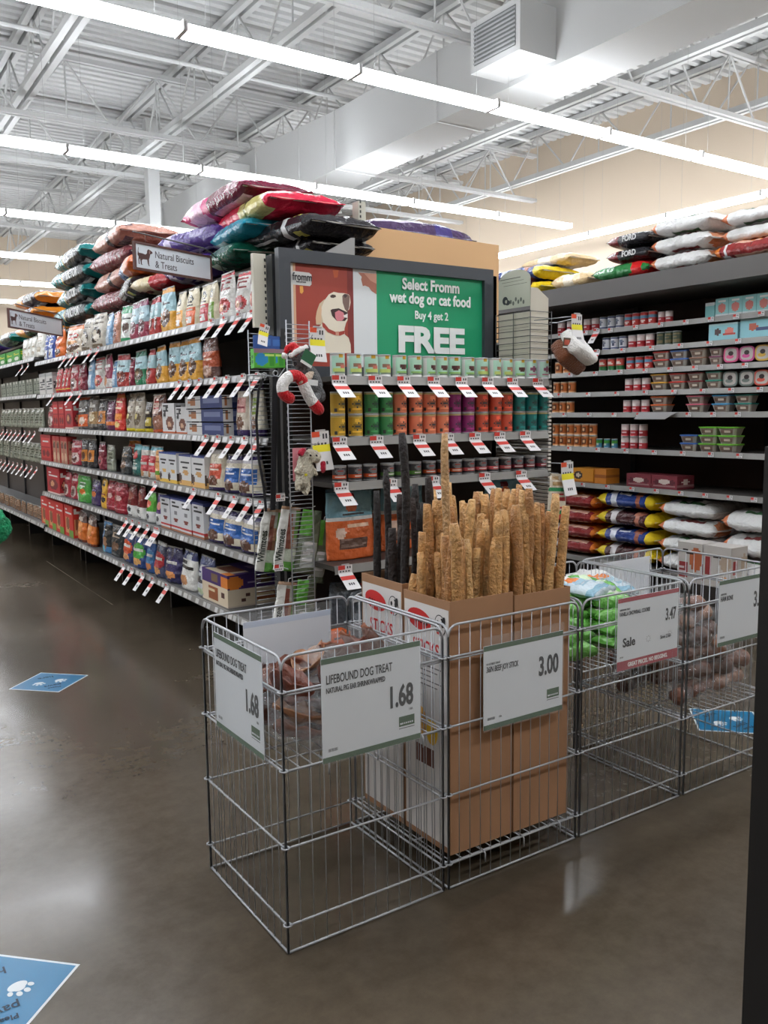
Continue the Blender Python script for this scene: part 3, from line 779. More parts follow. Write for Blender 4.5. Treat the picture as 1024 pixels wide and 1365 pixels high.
# ------------------------------------------------------------------ goods on the aisle shelves
WH, CR, BK, RD, MR, GR, TL, LB, BL, NV, PU, OR, YE_, TN, BR_, GY, PK = (224,222,218), (222,212,184), (34,32,34), (190,38,42), (122,28,44), (62,140,74), (24,120,122), (150,186,196), (48,96,168), (36,44,84), (72,44,110), (214,104,44), (222,166,60), (196,158,120), (92,60,44), (134,134,134), (212,60,110)
PT = {
 'pinkwhite': pat((216,206,204), R(0,.86,1,1,(190,70,84)), T(.2,.62,.8,.76,(110,60,60)), E(.5,.3,.36,.16,(170,70,64)), E(.38,.28,.14,.1,(206,132,110)), R(0,0,1,.06,(190,60,70))),
 'whitered': pat(WH, R(0,.9,1,1,(198,70,76)), T(.15,.6,.85,.8,(140,60,60),3), E(.5,.28,.38,.18,(176,50,52)), E(.4,.26,.15,.09,(222,160,120)), E(.65,.24,.12,.07,(110,40,34)), R(.1,.84,.9,.87,(150,40,50))),
 'creamred': pat(CR, R(.1,.05,.9,.48,(186,44,58)), T(.3,.08,.7,.44,WH,8,2), E(.5,.72,.22,.1,BK), E(.5,.72,.12,.05,CR), T(.3,.54,.7,.6,BK,1)),
 'creamorange': pat(CR, R(.1,.05,.9,.48,(216,98,46)), T(.3,.08,.7,.44,WH,8,2), E(.5,.72,.22,.1,BK), E(.5,.72,.12,.05,CR), T(.3,.54,.7,.6,BK,1)),
 'creamyellow': pat(CR, R(.1,.05,.9,.48,(226,156,52)), T(.3,.08,.7,.44,WH,8,2), E(.5,.72,.22,.1,BK), E(.5,.72,.12,.05,CR)),
 'creamgreen': pat(CR, R(.1,.05,.9,.48,(110,150,52)), T(.3,.08,.7,.44,WH,8,2), E(.5,.72,.22,.1,BK), E(.5,.72,.12,.05,CR)),
 'yellowblue': pat((160,198,208), R(0,.86,1,1,(216,150,60)), R(0,0,1,.46,(222,164,62)), E(.5,.33,.33,.2,(84,58,44)), E(.42,.36,.15,.09,(150,104,72)), T(.25,.6,.75,.72,(60,70,80)), R(0,.44,1,.47,(90,70,60))),
 'redblue': pat((166,200,208), R(0,.84,1,1,(170,56,60)), R(0,0,1,.44,(176,58,56)), E(.5,.33,.33,.18,(104,46,40)), E(.42,.36,.14,.08,(180,110,90)), T(.25,.6,.75,.72,(60,70,80))),
 'greenblue': pat((160,200,208), R(0,.84,1,1,(70,130,110)), R(0,0,1,.44,(38,124,86)), E(.5,.33,.33,.18,(70,60,44)), E(.42,.36,.14,.08,(150,120,90)), T(.25,.6,.75,.72,(60,70,80))),
 'purpleblue': pat((170,200,212), R(0,.82,1,1,(126,50,84)), R(0,0,1,.42,(150,60,80)), E(.5,.33,.33,.18,(90,40,50)), T(.25,.6,.75,.72,(60,70,80))),
 'greenwhite': pat((222,228,222), R(0,.8,1,1,(50,150,100)), R(0,0,.22,1,(50,150,100)), E(.6,.4,.26,.16,(90,70,60)), R(0,0,1,.14,(50,150,100)), T(.3,.6,.9,.72,BK)),
 'pinkbrown': pat((186,130,110), T(.2,.6,.8,.8,(90,40,40),3), E(.5,.3,.32,.2,(110,60,54)), R(0,.9,1,1,(150,60,60))),
 'lightblue': pat((120,160,196), R(.2,.1,.8,.5,(190,206,220)), T(.2,.6,.8,.8,WH,3), R(0,.9,1,1,(70,110,160))),
 'silver': pat((196,190,178), T(.1,.7,.9,.9,(90,80,70),3), E(.5,.4,.36,.22,(60,52,46)), E(.4,.44,.16,.12,(200,190,170)), E(.62,.32,.16,.1,(222,214,200)), R(.1,.02,.9,.12,(120,104,84))),
 'creamolive': pat((214,198,170), E(.5,.66,.26,.12,(170,150,44)), T(.2,.8,.8,.92,(140,70,50),2), E(.5,.3,.34,.16,(150,110,80))),
 'orangewhite': pat((220,206,186), R(0,.84,1,1,(222,120,60)), E(.5,.62,.34,.1,(190,50,46)), T(.25,.58,.75,.66,WH,1), E(.5,.24,.38,.14,(92,60,44)), E(.5,.4,.3,.06,(216,150,90))),
 'orange': pat((222,112,50), E(.5,.5,.3,.16,(180,60,40)), E(.5,.2,.36,.12,(80,54,44)), T(.2,.74,.8,.88,(240,226,200),2)),
 'bluewhite': pat((48,78,158), R(.15,.1,.85,.42,(214,220,228)), E(.5,.26,.2,.1,(110,74,60)), T(.15,.55,.85,.8,WH,3), R(0,.9,1,1,(36,56,120))),
 'white': pat((222,222,214), T(.2,.5,.8,.7,(170,160,140),3), E(.5,.25,.3,.1,(180,170,150))),
 'greenbox': pat((60,150,50), T(.15,.55,.85,.8,(232,214,40),2), R(0,0,1,.3,(40,120,44)), E(.5,.3,.3,.16,(220,226,210))),
 'red': pat((176,34,42), T(.15,.66,.85,.84,WH,2), E(.5,.36,.34,.2,(110,30,34)), E(.42,.38,.16,.1,(206,150,110)), R(0,.02,1,.08,(220,200,190))),
 'redstick': pat((184,36,40), R(.3,.25,.7,.6,(220,208,196)), T(.2,.72,.8,.9,WH,2), E(.5,.4,.2,.12,(120,70,50)), R(0,.12,1,.16,(210,170,60))),
 'redcow': pat((160,44,60), T(.12,.7,.88,.86,(226,200,200),2), E(.5,.3,.36,.22,(200,176,170)), E(.5,.26,.22,.14,(86,40,40))),
 'maroon': pat((120,30,52), T(.12,.62,.88,.8,(216,190,200),2), E(.5,.34,.34,.18,(180,90,100)), E(.5,.3,.2,.1,(80,30,40)), R(0,.92,1,1,(84,20,40))),
 'maroonlabel': pat((112,36,40), R(0,0,1,.36,(214,214,212)), E(.5,.24,.16,.08,(60,60,70)), T(.2,.04,.8,.12,(90,90,96),2), E(.5,.66,.26,.12,(150,70,60)), R(.4,.84,.6,.9,(200,190,190))),
 'whitemaroon': pat((210,204,200), R(.3,.3,1,1,(150,50,80)), T(.1,.6,.9,.8,(230,220,220),2), E(.4,.24,.28,.14,(206,140,96)), R(0,0,1,.05,(180,60,60))),
 'greyorange': pat((86,84,84), R(.1,.1,.9,.46,(220,98,42)), E(.5,.26,.26,.12,(224,200,180)), E(.5,.78,.36,.12,(150,148,146)), T(.2,.54,.8,.66,WH,2), R(0,.92,1,1,(206,90,44))),
 'greytan': pat((110,104,98), R(.08,.16,.92,.56,(160,126,84)), E(.5,.36,.26,.12,(214,196,160)), T(.2,.66,.8,.82,(210,206,200),2), R(0,0,1,.1,(52,50,52))),
 'blackorange': pat((44,42,46), R(.15,.2,.9,.62,(200,124,50)), E(.5,.4,.22,.14,(96,60,40)), T(.2,.72,.8,.86,(206,206,206),2)),
 'purpleorange': pat((100,38,76), R(0,.16,1,.3,(216,120,60)), T(.2,.5,.8,.76,(206,180,200),3), R(0,.9,1,1,(90,30,70))),
 'redorange': pat((206,52,40), R(.1,.3,.9,.44,(228,140,60)), T(.15,.56,.85,.8,(240,210,170),3), R(0,.86,1,.94,(222,120,60)), E(.5,.16,.3,.08,(222,190,120))),
 'foilyellow': pat((176,166,150), R(0,.0,1,.1,(224,204,40)), E(.5,.34,.36,.18,(96,82,60)), E(.42,.4,.16,.08,(206,190,120)), T(.15,.6,.85,.9,(90,80,66),4), E(.5,.62,.2,.06,(240,236,220))),
 'blackyellow': pat((44,38,34), R(0,0,1,.12,(206,186,40)), R(.5,.2,.94,.5,(170,150,40)), T(.2,.6,.8,.8,(190,180,160),2)),
 'browndog': pat((92,56,48), R(.1,.5,.6,1,(206,176,164)), T(.2,.6,.6,.9,(160,50,50),4), E(.6,.26,.34,.2,(150,100,80)), R(0,0,1,.1,(206,90,46))),
 'whitedogbox': pat((214,214,214), E(.6,.34,.3,.24,(110,66,50)), E(.56,.3,.14,.1,(200,160,130)), T(.1,.7,.5,.94,BK,4,4), R(.05,.5,.3,.96,(190,190,190)), T(.08,.52,.28,.92,BK,6,3), R(0,0,1,.05,(206,100,50))),
 'whiteorangebox': pat((218,218,218), R(0,.02,1,.14,(226,180,110)), E(.55,.42,.24,.07,(200,154,96)), T(.15,.72,.85,.86,BK,2,6), T(.3,.54,.7,.62,BK,1,4), E(.1,.24,.1,.16,(80,60,50)), R(0,.96,1,1,(60,70,130))),
 'whiteyellowbox': pat((214,216,218), R(0,.02,1,.12,(230,190,80)), E(.6,.4,.22,.06,(214,170,90)), T(.15,.72,.85,.86,BK,2,6), T(.3,.56,.7,.64,BK,1,4), E(.14,.2,.12,.14,(60,46,40)), R(0,.96,1,1,(60,80,150))),
 'whiteredbox': pat((214,216,220), R(0,.1,1,.18,(190,50,50)), E(.5,.34,.2,.07,(120,50,40)), T(.15,.72,.85,.88,BK,2,6), E(.5,.56,.18,.07,(130,130,136)), R(0,.95,1,1,(50,60,120)), R(0,0,1,.05,(170,110,80))),
 'multipack': pat((214,214,214), R(.45,.0,1,1,(44,58,110)), E(.2,.5,.1,.3,(170,110,70)), T(.04,.6,.4,.9,BK,2,4), T(.5,.2,.96,.8,(110,120,160),1,6)),
 'pinkbag': pat((224,214,200), R(0,0,1,.14,(54,40,90)), R(0,.88,1,1,(60,44,90)), R(.15,.46,.85,.76,(222,166,160)), E(.5,.26,.26,.14,(120,84,66)), T(.25,.5,.75,.7,(150,70,80),2)),
 'greenbag': pat((224,218,200), R(0,0,1,.14,(54,40,90)), R(0,.88,1,1,(60,44,90)), R(.15,.4,.85,.76,(132,160,72)), E(.5,.24,.26,.12,(120,84,66)), T(.25,.5,.75,.7,(222,226,200),2)),
 'creambag_red': pat((224,214,192), R(0,0,1,.09,(54,40,90)), R(.1,.3,.9,.68,(206,84,60)), E(.5,.24,.3,.13,(100,62,46)), T(.2,.46,.8,.64,(240,226,210),2), R(0,.9,1,1,(206,200,196))),
 'creambag_blue': pat((224,216,196), R(0,0,1,.09,(50,40,86)), R(.08,.28,.92,.66,(40,98,176)), E(.5,.22,.3,.14,(96,66,54)), T(.2,.46,.8,.62,(226,232,240),2), R(0,.86,1,1,(56,46,96)), R(0,.78,1,.86,(196,190,196))),
 'brownorange': pat((92,56,48), R(0,.28,1,.68,(176,80,48)), E(.5,.2,.3,.14,(170,130,110)), T(.2,.44,.8,.6,(222,180,150),2)),
 'redboxdog': pat((196,44,36), R(.15,.1,.6,.6,(206,150,100)), E(.4,.4,.2,.2,(130,80,50)), T(.15,.7,.85,.9,WH,2), R(.5,0,1,.2,(110,150,60))),
 'redmeat': pat((160,26,34), R(.1,.55,.9,.9,(200,60,60)), R(.1,.1,.9,.5,(190,50,44)), E(.3,.3,.16,.12,(110,20,26)), E(.68,.3,.16,.12,(110,20,26)), T(.2,.7,.8,.8,WH,1)),
 'tanbox': pat((166,120,96), R(0,.86,1,1,(170,50,50)), T(.2,.5,.8,.8,(90,50,40),3,3), E(.5,.24,.34,.16,(206,170,140)), R(0,0,.15,1,(180,52,48))),
 'clearorange': pat((206,110,44), E(.5,.5,.3,.2,(230,150,80)), R(0,.68,1,1,(90,66,60)), E(.5,.76,.28,.08,(206,190,180)), R(0,0,1,.1,(120,60,40))),
 'blueblack': pat((60,120,170), R(.4,.2,1,.9,(36,40,44)), E(.5,.3,.2,.2,(150,110,80)), T(.1,.7,.6,.84,WH,2), R(0,0,.5,.2,(110,190,220))),
 'darkgrey': pat((44,50,54), T(.2,.6,.8,.8,(170,150,130),3), E(.5,.34,.3,.14,(110,80,60))),
 'navyorange': pat((44,62,104), E(.5,.5,.46,.24,(206,78,42)), T(.15,.46,.85,.58,WH,1,5), E(.5,.2,.3,.1,(214,150,100)), R(0,.9,1,1,(210,210,206))),
 'navygreen': pat((40,70,130), E(.5,.5,.46,.24,(66,160,62)), T(.15,.46,.85,.58,WH,1,5), E(.5,.2,.3,.1,(214,160,90)), R(0,.9,1,1,(210,210,206))),
 'navyblue': pat((44,84,140), E(.5,.5,.46,.24,(74,130,180)), T(.15,.46,.85,.58,WH,1,5), E(.5,.2,.3,.1,(204,130,80)), R(0,.92,1,1,(210,210,206))),
 'navyred': pat((60,66,96), E(.5,.5,.46,.26,(170,34,46)), T(.15,.46,.85,.58,WH,1,5), E(.5,.2,.3,.1,(214,150,90)), R(0,.92,1,1,(210,210,206))),
 'navypurple': pat((48,46,88), E(.5,.5,.46,.26,(50,44,96)), T(.15,.5,.85,.62,WH,1,5), E(.5,.24,.3,.1,(214,140,80))),
 'greendog': pat((76,160,70), E(.5,.66,.3,.1,(230,240,230)), T(.25,.62,.75,.7,(30,110,50),1,5), E(.55,.4,.2,.09,(216,110,40)), R(0,0,.3,.3,(200,220,200))),
 'navypurple2': pat((58,44,92), E(.5,.44,.28,.1,(206,110,50)), T(.2,.56,.8,.8,(140,120,170),3)),
 'yellowcow': pat((222,170,56), E(.3,.6,.2,.12,BK), E(.7,.3,.2,.1,BK), E(.6,.8,.2,.06,BK), T(.1,.44,.9,.52,(140,40,40),1)),
 'redfoil': pat((146,28,46), E(.55,.5,.2,.09,(216,180,176)), T(.1,.64,.9,.84,(190,90,100),3), T(.1,.12,.9,.24,(200,120,130),2)),
 'greenlabel': pat((90,170,60), R(0,0,1,.36,(210,212,212)), E(.5,.22,.16,.09,(70,70,80)), E(.4,.62,.3,.12,(222,110,90))),
 'purplelabel': pat((84,50,120), R(0,0,1,.36,(210,212,212)), E(.5,.22,.16,.09,(70,70,80)), E(.5,.62,.26,.12,(226,150,140))),
 'navywhite': pat((222,222,218), R(.0,.8,1,1,(54,64,110)), T(.1,.5,.9,.76,BK,2,6), E(.4,.24,.26,.14,(196,140,96)), R(.4,.8,.7,.9,(190,196,206))),
 'silverblue': pat((186,190,196), R(0,.6,1,1,(70,80,120)), T(.1,.3,.9,.5,(60,60,66),2), E(.5,.7,.3,.1,(206,206,210)), E(.5,.14,.3,.08,(180,196,160))),
 'grey': pat((128,130,132), T(.2,.5,.8,.7,(180,180,180),3)),
 'whiteblack': pat((206,204,200), T(.1,.2,.9,.7,(50,50,54),5,5), R(0,.86,1,1,(170,170,168))),
 'blueorange': pat((54,96,124), E(.5,.4,.4,.2,(206,92,44)), R(0,.86,1,1,(206,110,60)), T(.2,.64,.8,.78,WH,2)),
 'orangered': pat((176,66,44), R(0,.86,1,1,(214,130,50)), T(.15,.5,.85,.8,(224,200,180),3), E(.5,.24,.3,.14,(120,50,40))),
 'tealred': pat((36,100,96), R(0,.84,1,1,(110,190,200)), E(.5,.66,.3,.12,(200,44,50)), T(.2,.2,.8,.5,(200,206,200),4), R(0,0,1,.08,(24,80,70))),
 'whitered2': pat((210,206,198), R(.3,.2,1,.7,(190,60,70)), T(.2,.4,.9,.6,WH,2), R(0,.86,1,1,(110,180,196)), E(.4,.14,.3,.1,(170,120,80))),
 'orangeteal': pat((222,160,96), R(0,.92,1,1,(60,150,170)), R(.0,.18,1,.3,(96,150,50)), T(.2,.5,.8,.8,(150,90,50),3)),
 'clearrow': pat((112,116,104), R(.1,.1,.9,.8,(140,146,130)), T(.2,.2,.8,.7,(86,92,80),4,3), R(.3,.84,.7,.98,(190,192,180))),
 'tanpack': pat((112,84,64), R(.1,.4,.9,.9,(150,120,96)), T(.2,.5,.8,.8,(84,60,46),3)),
}
SEEN = {}
def proto(kind, shape, w, h, d, name, mt):
    k = (kind, shape, round(w, 2), round(h, 2))
    if k not in SEEN:
        if shape == 'pouch': me = pouch(w, h, d, PT[kind], seed=len(SEEN) * 2.7 + 1).mesh(name, mt, True)
        elif shape == 'box': me = carton_box(w, h, d, PT[kind]).mesh(name, mt)
        SEEN[k] = me
    return SEEN[k]
LN = ['top', 'second', 'third', 'fourth', 'fifth', 'lowest']
FOLD = {}
def run(lv, kind, p0, p1, n, h, desc, shape='pouch', d=.09, rows=1, x=None, tilt=0, z=None, rowh=None):
    """n goods side by side between the measured columns p0 (far) and p1 (near)"""
    z = LV[lv] if z is None else z
    py = {0: 440, 1: 500, 2: 560, 3: 620, 4: 680, 5: 750}[lv]
    ya, yb = YA(p0, 1.95, py), YA(p1, 1.95, py)
    step = (ya - yb) / n; w = step * .95
    nm = 'treat_bag' if shape == 'pouch' else 'treat_box'
    mt = FOIL if shape == 'pouch' else PAPER
    for i in range(n):
        for r_ in range(rows):
            w0 = max(.06, round(w, 2)); me = proto(kind, shape, w0, h, d, nm, mt)
            o = link(nm, me)
            o.scale = (w / w0, 1, 1)
            y = ya - step * (i + .5)
            jig = rnd.uniform(-.1, .1) if shape == 'pouch' else 0
            o.location = ((x or 1.962) + rnd.uniform(0, .012), y, z + .001 + r_ * (rowh or h + .002))
            o.rotation_euler = (rnd.uniform(-.05, .02) if shape == 'pouch' else 0, tilt + (rnd.uniform(-.03, .03) if shape == 'pouch' else 0), -PI/2 + jig)
            who = '' if n == 1 else f', {ORD[n-1-i]} of its kind from the near end'
            rr = '' if rows == 1 else (f', {["bottom","middle","top"][r_] if rows == 3 else ["lower","upper"][r_]} layer')
            lab = f'{desc}, {LN[lv]} aisle shelf' + (f', {["bottom","middle","top"][r_]} of its stack' if rows == 3 else '') + ('' if n == 1 else f', {ORD[n-1-i]} from near')
            if shape == 'pouch':
                if w0 not in FOLD: FOLD[w0] = MB().box(-w0*.43, w0*.43, -.003, .003, 0, .008, (170, 170, 168)).mesh('zip_seal', FOIL)
                s_ = link('zip_seal', FOLD[w0], o); s_.location = (0, 0, h * .985)
            tag(o, lab, 'treat bag' if shape == 'pouch' else 'treat box', f'{desc} on the {LN[lv]} aisle shelf' if n*rows > 1 else None)
# top shelf
run(0, 'pinkwhite', 335, 350, 1, .23, 'tall pink and white bag'); run(0, 'whitered', 316, 334, 1, .22, 'white foil bag with red fruit picture', d=.1)
run(0, 'whitered', 292, 311, 1, .25, 'slim white bag with red top')
run(0, 'creamgreen', 280, 291, 1, .22, 'cream pouch with green panel'); run(0, 'creamred', 265, 280, 1, .225, 'cream pouch with red panel'); run(0, 'creamorange', 249, 264, 1, .225, 'cream pouch with orange panel'); run(0, 'creamyellow', 234, 248, 1, .225, 'cream pouch with yellow panel')
run(0, 'yellowblue', 215, 233, 1, .28, 'yellow and pale blue bag'); run(0, 'redblue', 198, 214, 2, .25, 'red and pale blue bag')
run(0, 'purpleblue', 173, 197, 2, .26, 'purple topped pale blue bag'); run(0, 'greenwhite', 160, 173, 1, .26, 'green and white bag'); run(0, 'pinkbrown', 149, 160, 1, .24, 'pinkish brown bag'); run(0, 'lightblue', 139, 149, 1, .25, 'steel blue bag')
run(0, 'silver', 124, 139, 1, .27, 'crinkled silver bag', d=.13); run(0, 'creamolive', 118, 136, 1, .26, 'cream bag with olive oval', x=2.06); run(0, 'silver', 108, 123, 1, .26, 'silver beige bag', d=.12)
run(0, 'orangewhite', 88, 107, 1, .25, 'beige bag with orange top', d=.12); run(0, 'orangewhite', 86, 103, 1, .26, 'second beige bag with orange top, behind,', x=2.09)
run(0, 'orange', 72, 86, 1, .25, 'orange dog treat bag', d=.12); run(0, 'bluewhite', 57, 71, 2, .24, 'royal blue and white bag')
run(0, 'white', 48, 56, 1, .28, 'plain white bag', z=2.06); run(0, 'white', 30, 47, 3, .21, 'small plain white bag', z=2.061); run(0, 'greenbox', 0, 28, 3, .13, 'green and yellow box', 'box', z=2.061)
# second
run(1, 'brownorange', 270, 289, 1, .235, 'brown bag with orange panel'); run(1, 'yellowblue', 225, 268, 3, .25, 'yellow and pale blue jerky bag'); run(1, 'yellowblue', 207, 224, 1, .24, 'yellow bag with brown picture'); run(1, 'redblue', 195, 206, 1, .235, 'maroon and pale blue bag')
run(1, 'greenblue', 179, 194, 1, .24, 'green and pale blue bag'); run(1, 'maroon', 173, 179, 1, .2, 'thin maroon bag'); run(1, 'redblue', 157, 172, 1, .235, 'red and pale blue bag')
run(1, 'lightblue', 151, 156, 1, .2, 'thin blue bag'); run(1, 'whitemaroon', 137, 150, 1, .26, 'white and maroon bag'); run(1, 'whitered', 126, 137, 1, .25, 'white bag with red stripes'); run(1, 'lightblue', 115, 125, 1, .25, 'silver blue bag')
run(1, 'maroon', 104, 114, 1, .23, 'maroon bag'); run(1, 'redcow', 93, 104, 1, .23, 'dark pink bag with pale oval'); run(1, 'redstick', 74, 92, 4, .22, 'narrow red stick pack'); run(1, 'whiteblack', 56, 73, 2, .2, 'white pack with black print', 'box')
run(1, 'clearrow', 0, 54, 12, .16, 'clear green tinted clamshell pack', 'box', d=.06, x=1.97, z=1.70)
# third
run(2, 'greenbag', 330, 345, 1, .275, 'cream bag with green panel', x=1.98); run(2, 'pinkbag', 312, 329, 1, .275, 'cream bag with pink panel', x=1.98)
run(2, 'multipack', 256, 308, 1, .07, 'white and navy can multipack', 'box', d=.12, rows=3, rowh=.077); run(2, 'whitedogbox', 240, 255, 1, .165, 'white box with brown dog', 'box'); run(2, 'whitedogbox', 222, 239, 1, .19, 'white carton with dog photo', 'box')
run(2, 'browndog', 205, 221, 1, .25, 'brown bag with pink label'); run(2, 'blackyellow', 193, 204, 1, .2, 'black and yellow bag'); run(2, 'foilyellow', 168, 192, 2, .27, 'gold foil bag with yellow base', d=.11)
run(2, 'redorange', 152, 165, 1, .28, 'red bag with orange bands'); run(2, 'purpleorange', 141, 151, 1, .23, 'purple bag'); run(2, 'blackorange', 130, 141, 1, .24, 'black bag with orange panel'); run(2, 'greytan', 119, 130, 1, .27, 'grey and tan bag'); run(2, 'greyorange', 103, 118, 1, .27, 'grey bag with orange band')
run(2, 'red', 91, 102, 1, .24, 'red carton', 'box'); run(2, 'redmeat', 75, 90, 2, .245, 'bright red carton', 'box'); run(2, 'redcow', 63, 74, 1, .22, 'pinkish red bag'); run(3, 'clearrow', 0, 58, 11, .2, 'clear pack of chews in the lower hanging row', 'pouch', d=.05, z=1.0)
run(2, 'clearrow', 0, 58, 11, .2, 'clear pack of chews standing below the price tags', 'pouch', d=.05, z=1.36)
# fourth
run(3, 'creambag_blue', 320, 345, 1, .22, 'wide cream bag with blue panel', d=.14); run(3, 'creambag_blue', 299, 319, 1, .21, 'cream bag with blue panel', d=.13); run(3, 'creambag_red', 279, 298, 1, .23, 'cream bag with red panel', d=.12)
run(3, 'whiteorangebox', 243, 278, 2, .19, 'white biscuit box with orange stripe', 'box'); run(3, 'whiteyellowbox', 217, 241, 2, .195, 'white biscuit box with yellow stripe', 'box'); run(3, 'orangeteal', 208, 217, 1, .22, 'orange paper bag with teal top')
run(3, 'whitered2', 187, 207, 2, .22, 'white and red bag with teal top'); run(3, 'tealred', 175, 187, 1, .225, 'dark teal bag with red flap'); run(3, 'darkgrey', 160, 174, 1, .2, 'navy blue bag'); run(3, 'orangered', 150, 165, 1, .24, 'rust red bag with orange top', x=2.08)
run(3, 'clearrow', 141, 152, 1, .2, 'grey green bag'); run(3, 'maroon', 131, 140, 1, .22, 'dark maroon bag'); run(3, 'blackorange', 109, 126, 2, .235, 'grey and yellow bag'); run(3, 'redcow', 96, 108, 1, .22, 'red bag with grey print'); run(3, 'tanbox', 76, 95, 4, .245, 'tan box with red spine', 'box'); run(3, 'redmeat', 60, 74, 1, .25, 'large red box', 'box')
# fifth
run(4, 'creambag_blue', 298, 345, 2, .2, 'cream sack with blue panel', d=.14); run(4, 'creambag_blue', 277, 297, 1, .21, 'narrow cream sack with blue panel', d=.12); run(4, 'whiteredbox', 219, 276, 4, .215, 'white box with red stripe', 'box')
run(4, 'purplelabel', 208, 219, 1, .21, 'purple bag with white label'); run(4, 'greenlabel', 196, 207, 1, .21, 'green bag with white label'); run(4, 'maroonlabel', 170, 193, 2, .235, 'dark red bag with white label'); run(4, 'redfoil', 143, 169, 2, .235, 'shiny dark red bag', d=.11); run(4, 'yellowcow', 135, 144, 1, .24, 'yellow and black bag')
run(4, 'navypurple2', 121, 133, 1, .21, 'dark purple bag'); run(4, 'greendog', 106, 120, 1, .23, 'bright green bag'); run(4, 'redcow', 86, 105, 2, .23, 'dull red bag'); run(4, 'red', 69, 86, 1, .25, 'wide red box', 'box')
# lowest
run(5, 'silverblue', 262, 282, 1, .24, 'silver and blue bag', d=.12); run(5, 'navywhite', 241, 261, 1, .24, 'white bag with navy top', d=.12); run(5, 'navypurple', 222, 240, 1, .23, 'deep purple biscuit bag', d=.12); run(5, 'navyred', 207, 222, 1, .235, 'red and navy biscuit bag', d=.12); run(5, 'navyblue', 197, 207, 1, .23, 'blue biscuit bag', d=.1); run(5, 'navygreen', 179, 197, 1, .24, 'green and navy biscuit bag', d=.12); run(5, 'navyorange', 164, 179, 1, .235, 'orange and navy biscuit bag', d=.11)
run(5, 'darkgrey', 149, 163, 1, .24, 'dark grey bag'); run(5, 'blueblack', 138, 149, 1, .25, 'light blue and black bag'); run(5, 'clearorange', 105, 130, 2, .26, 'clear bag of orange chews', d=.11); run(5, 'redboxdog', 62, 104, 4, .29, 'red box with dog picture', 'box')
run(5, 'tanpack', 0, 60, 16, .13, 'thin grey packet leaning back', 'pouch', d=.03, z=.40)
# second rows behind, showing above the front row
# lower-end carton of the aisle shelving
f1 = pat((222,206,180), R(0,.56,1,1,(70,44,110)), E(.1,.76,.14,.2,(222,130,50)), R(.42,.16,.72,.42,(150,84,46)), T(.45,.24,.7,.34,(222,200,160),1,6), E(.88,.3,.14,.2,(150,96,60)), E(.3,.36,.05,.06,(84,50,44)), E(.24,.2,.05,.05,(84,50,44)), E(.55,.76,.12,.12,(120,96,70)), T(.3,.7,.5,.82,(160,140,180),2,5), R(0,0,1,.04,(206,190,170)))
f2 = pat((222,206,180), R(0,.56,1,1,(70,44,110)), E(.9,.76,.14,.2,(222,130,50)), R(.25,.12,.6,.46,(150,84,46)), T(.3,.2,.55,.38,(222,200,160),2,4), E(.5,.76,.14,.14,(120,96,70)), E(.8,.3,.08,.08,(84,50,44)))
f3 = pat((70,44,110), R(.06,.1,.42,.9,(222,206,180)), R(.12,.25,.36,.7,(120,70,50)), T(.5,.4,.9,.6,(160,140,180),2,5), E(.05,.1,.1,.2,(222,130,50)))
yb_ = YA(309, 1.95, 790)
m = carton_box(.42, .19, .38, f1, f2, f3, 30, 20)
o = m.build('biscuit_carton', PAPER); o.location = (1.925 + .21, yb_ + .19, LV[5] + .001)
m = MB(); m.box(-.205, .205, -.185, .185, .191, .1925, (196, 180, 160)); m.build('top_flap', PAPER, o)
bpy.data.objects.remove(o.children[0])
tag(o, 'large purple and cream biscuit carton at the near end of the lowest aisle shelf', 'carton')

# ------------------------------------------------------------------ cans on the end display
def face_can(base, band, extra=None):
    return pat(base, R(.2,.0,.8,1,band), *(extra or []))
CANK = {
 'white_a': ((218,218,214), [R(.12,.05,.9,.92,(176,216,196)), R(.42,.8,.66,.98,(204,160,50)), E(.5,.5,.22,.12,(150,110,90)), E(.62,.42,.16,.08,(206,120,100)), R(.15,.2,.85,.3,(196,214,120)), T(.2,.08,.8,.16,(120,140,120),1,6)]),
 'white_b': ((218,218,214), [R(.12,.05,.9,.92,(180,220,196)), R(.42,.8,.66,.98,(204,160,50)), E(.5,.48,.2,.14,(84,50,50)), E(.66,.5,.08,.12,(110,70,60)), R(.15,.16,.85,.28,(150,200,110)), T(.2,.08,.8,.14,(120,140,120),1,6)]),
 'white_c': ((216,216,220), [R(.12,.05,.9,.92,(188,222,206)), R(.42,.8,.66,.98,(204,170,50)), E(.5,.5,.2,.14,(140,84,110)), T(.2,.16,.8,.28,(190,120,140),1,6)]),
}
def med(base, dark=(50,60,66)): return (base, [E(.55,.46,.24,.17,dark), E(.55,.46,.2,.13,tuple(int(c*.75) for c in base)), T(.42,.4,.68,.52,dark,1,4), E(.55,.72,.12,.1,tuple(min(255,int(c*1.25)) for c in base)), R(.1,.05,.26,.26,(210,210,206)), T(.1,.06,.26,.25,(60,60,60),1,6), T(.3,.16,.8,.22,tuple(min(255,int(c*1.3)) for c in base),1,7), R(0,.93,1,1,(206,190,130)), R(0,0,1,.04,(206,190,130))])
CANK['yellow'] = med((190,152,52)); CANK['green'] = med((58,128,76)); CANK['peach'] = med((222,124,92)); CANK['purple'] = med((136,44,104)); CANK['red'] = med((204,84,62)); CANK['teal'] = med((28,112,108))
def lowc(b): return ((60,58,62), [R(0,.14,1,.4,b), T(.25,.2,.75,.32,(230,226,222),1,6), E(.5,.66,.26,.22,(120,122,126)), T(.35,.6,.65,.74,(170,60,50),1,3), R(0,.88,1,1,(180,180,182))])
CANK['lo_orange'] = lowc((220,92,44)); CANK['lo_green'] = lowc((84,138,58)); CANK['lo_pink'] = lowc((214,96,100)); CANK['lo_red'] = lowc((150,40,56))
CR_, CH_ = .034, .101
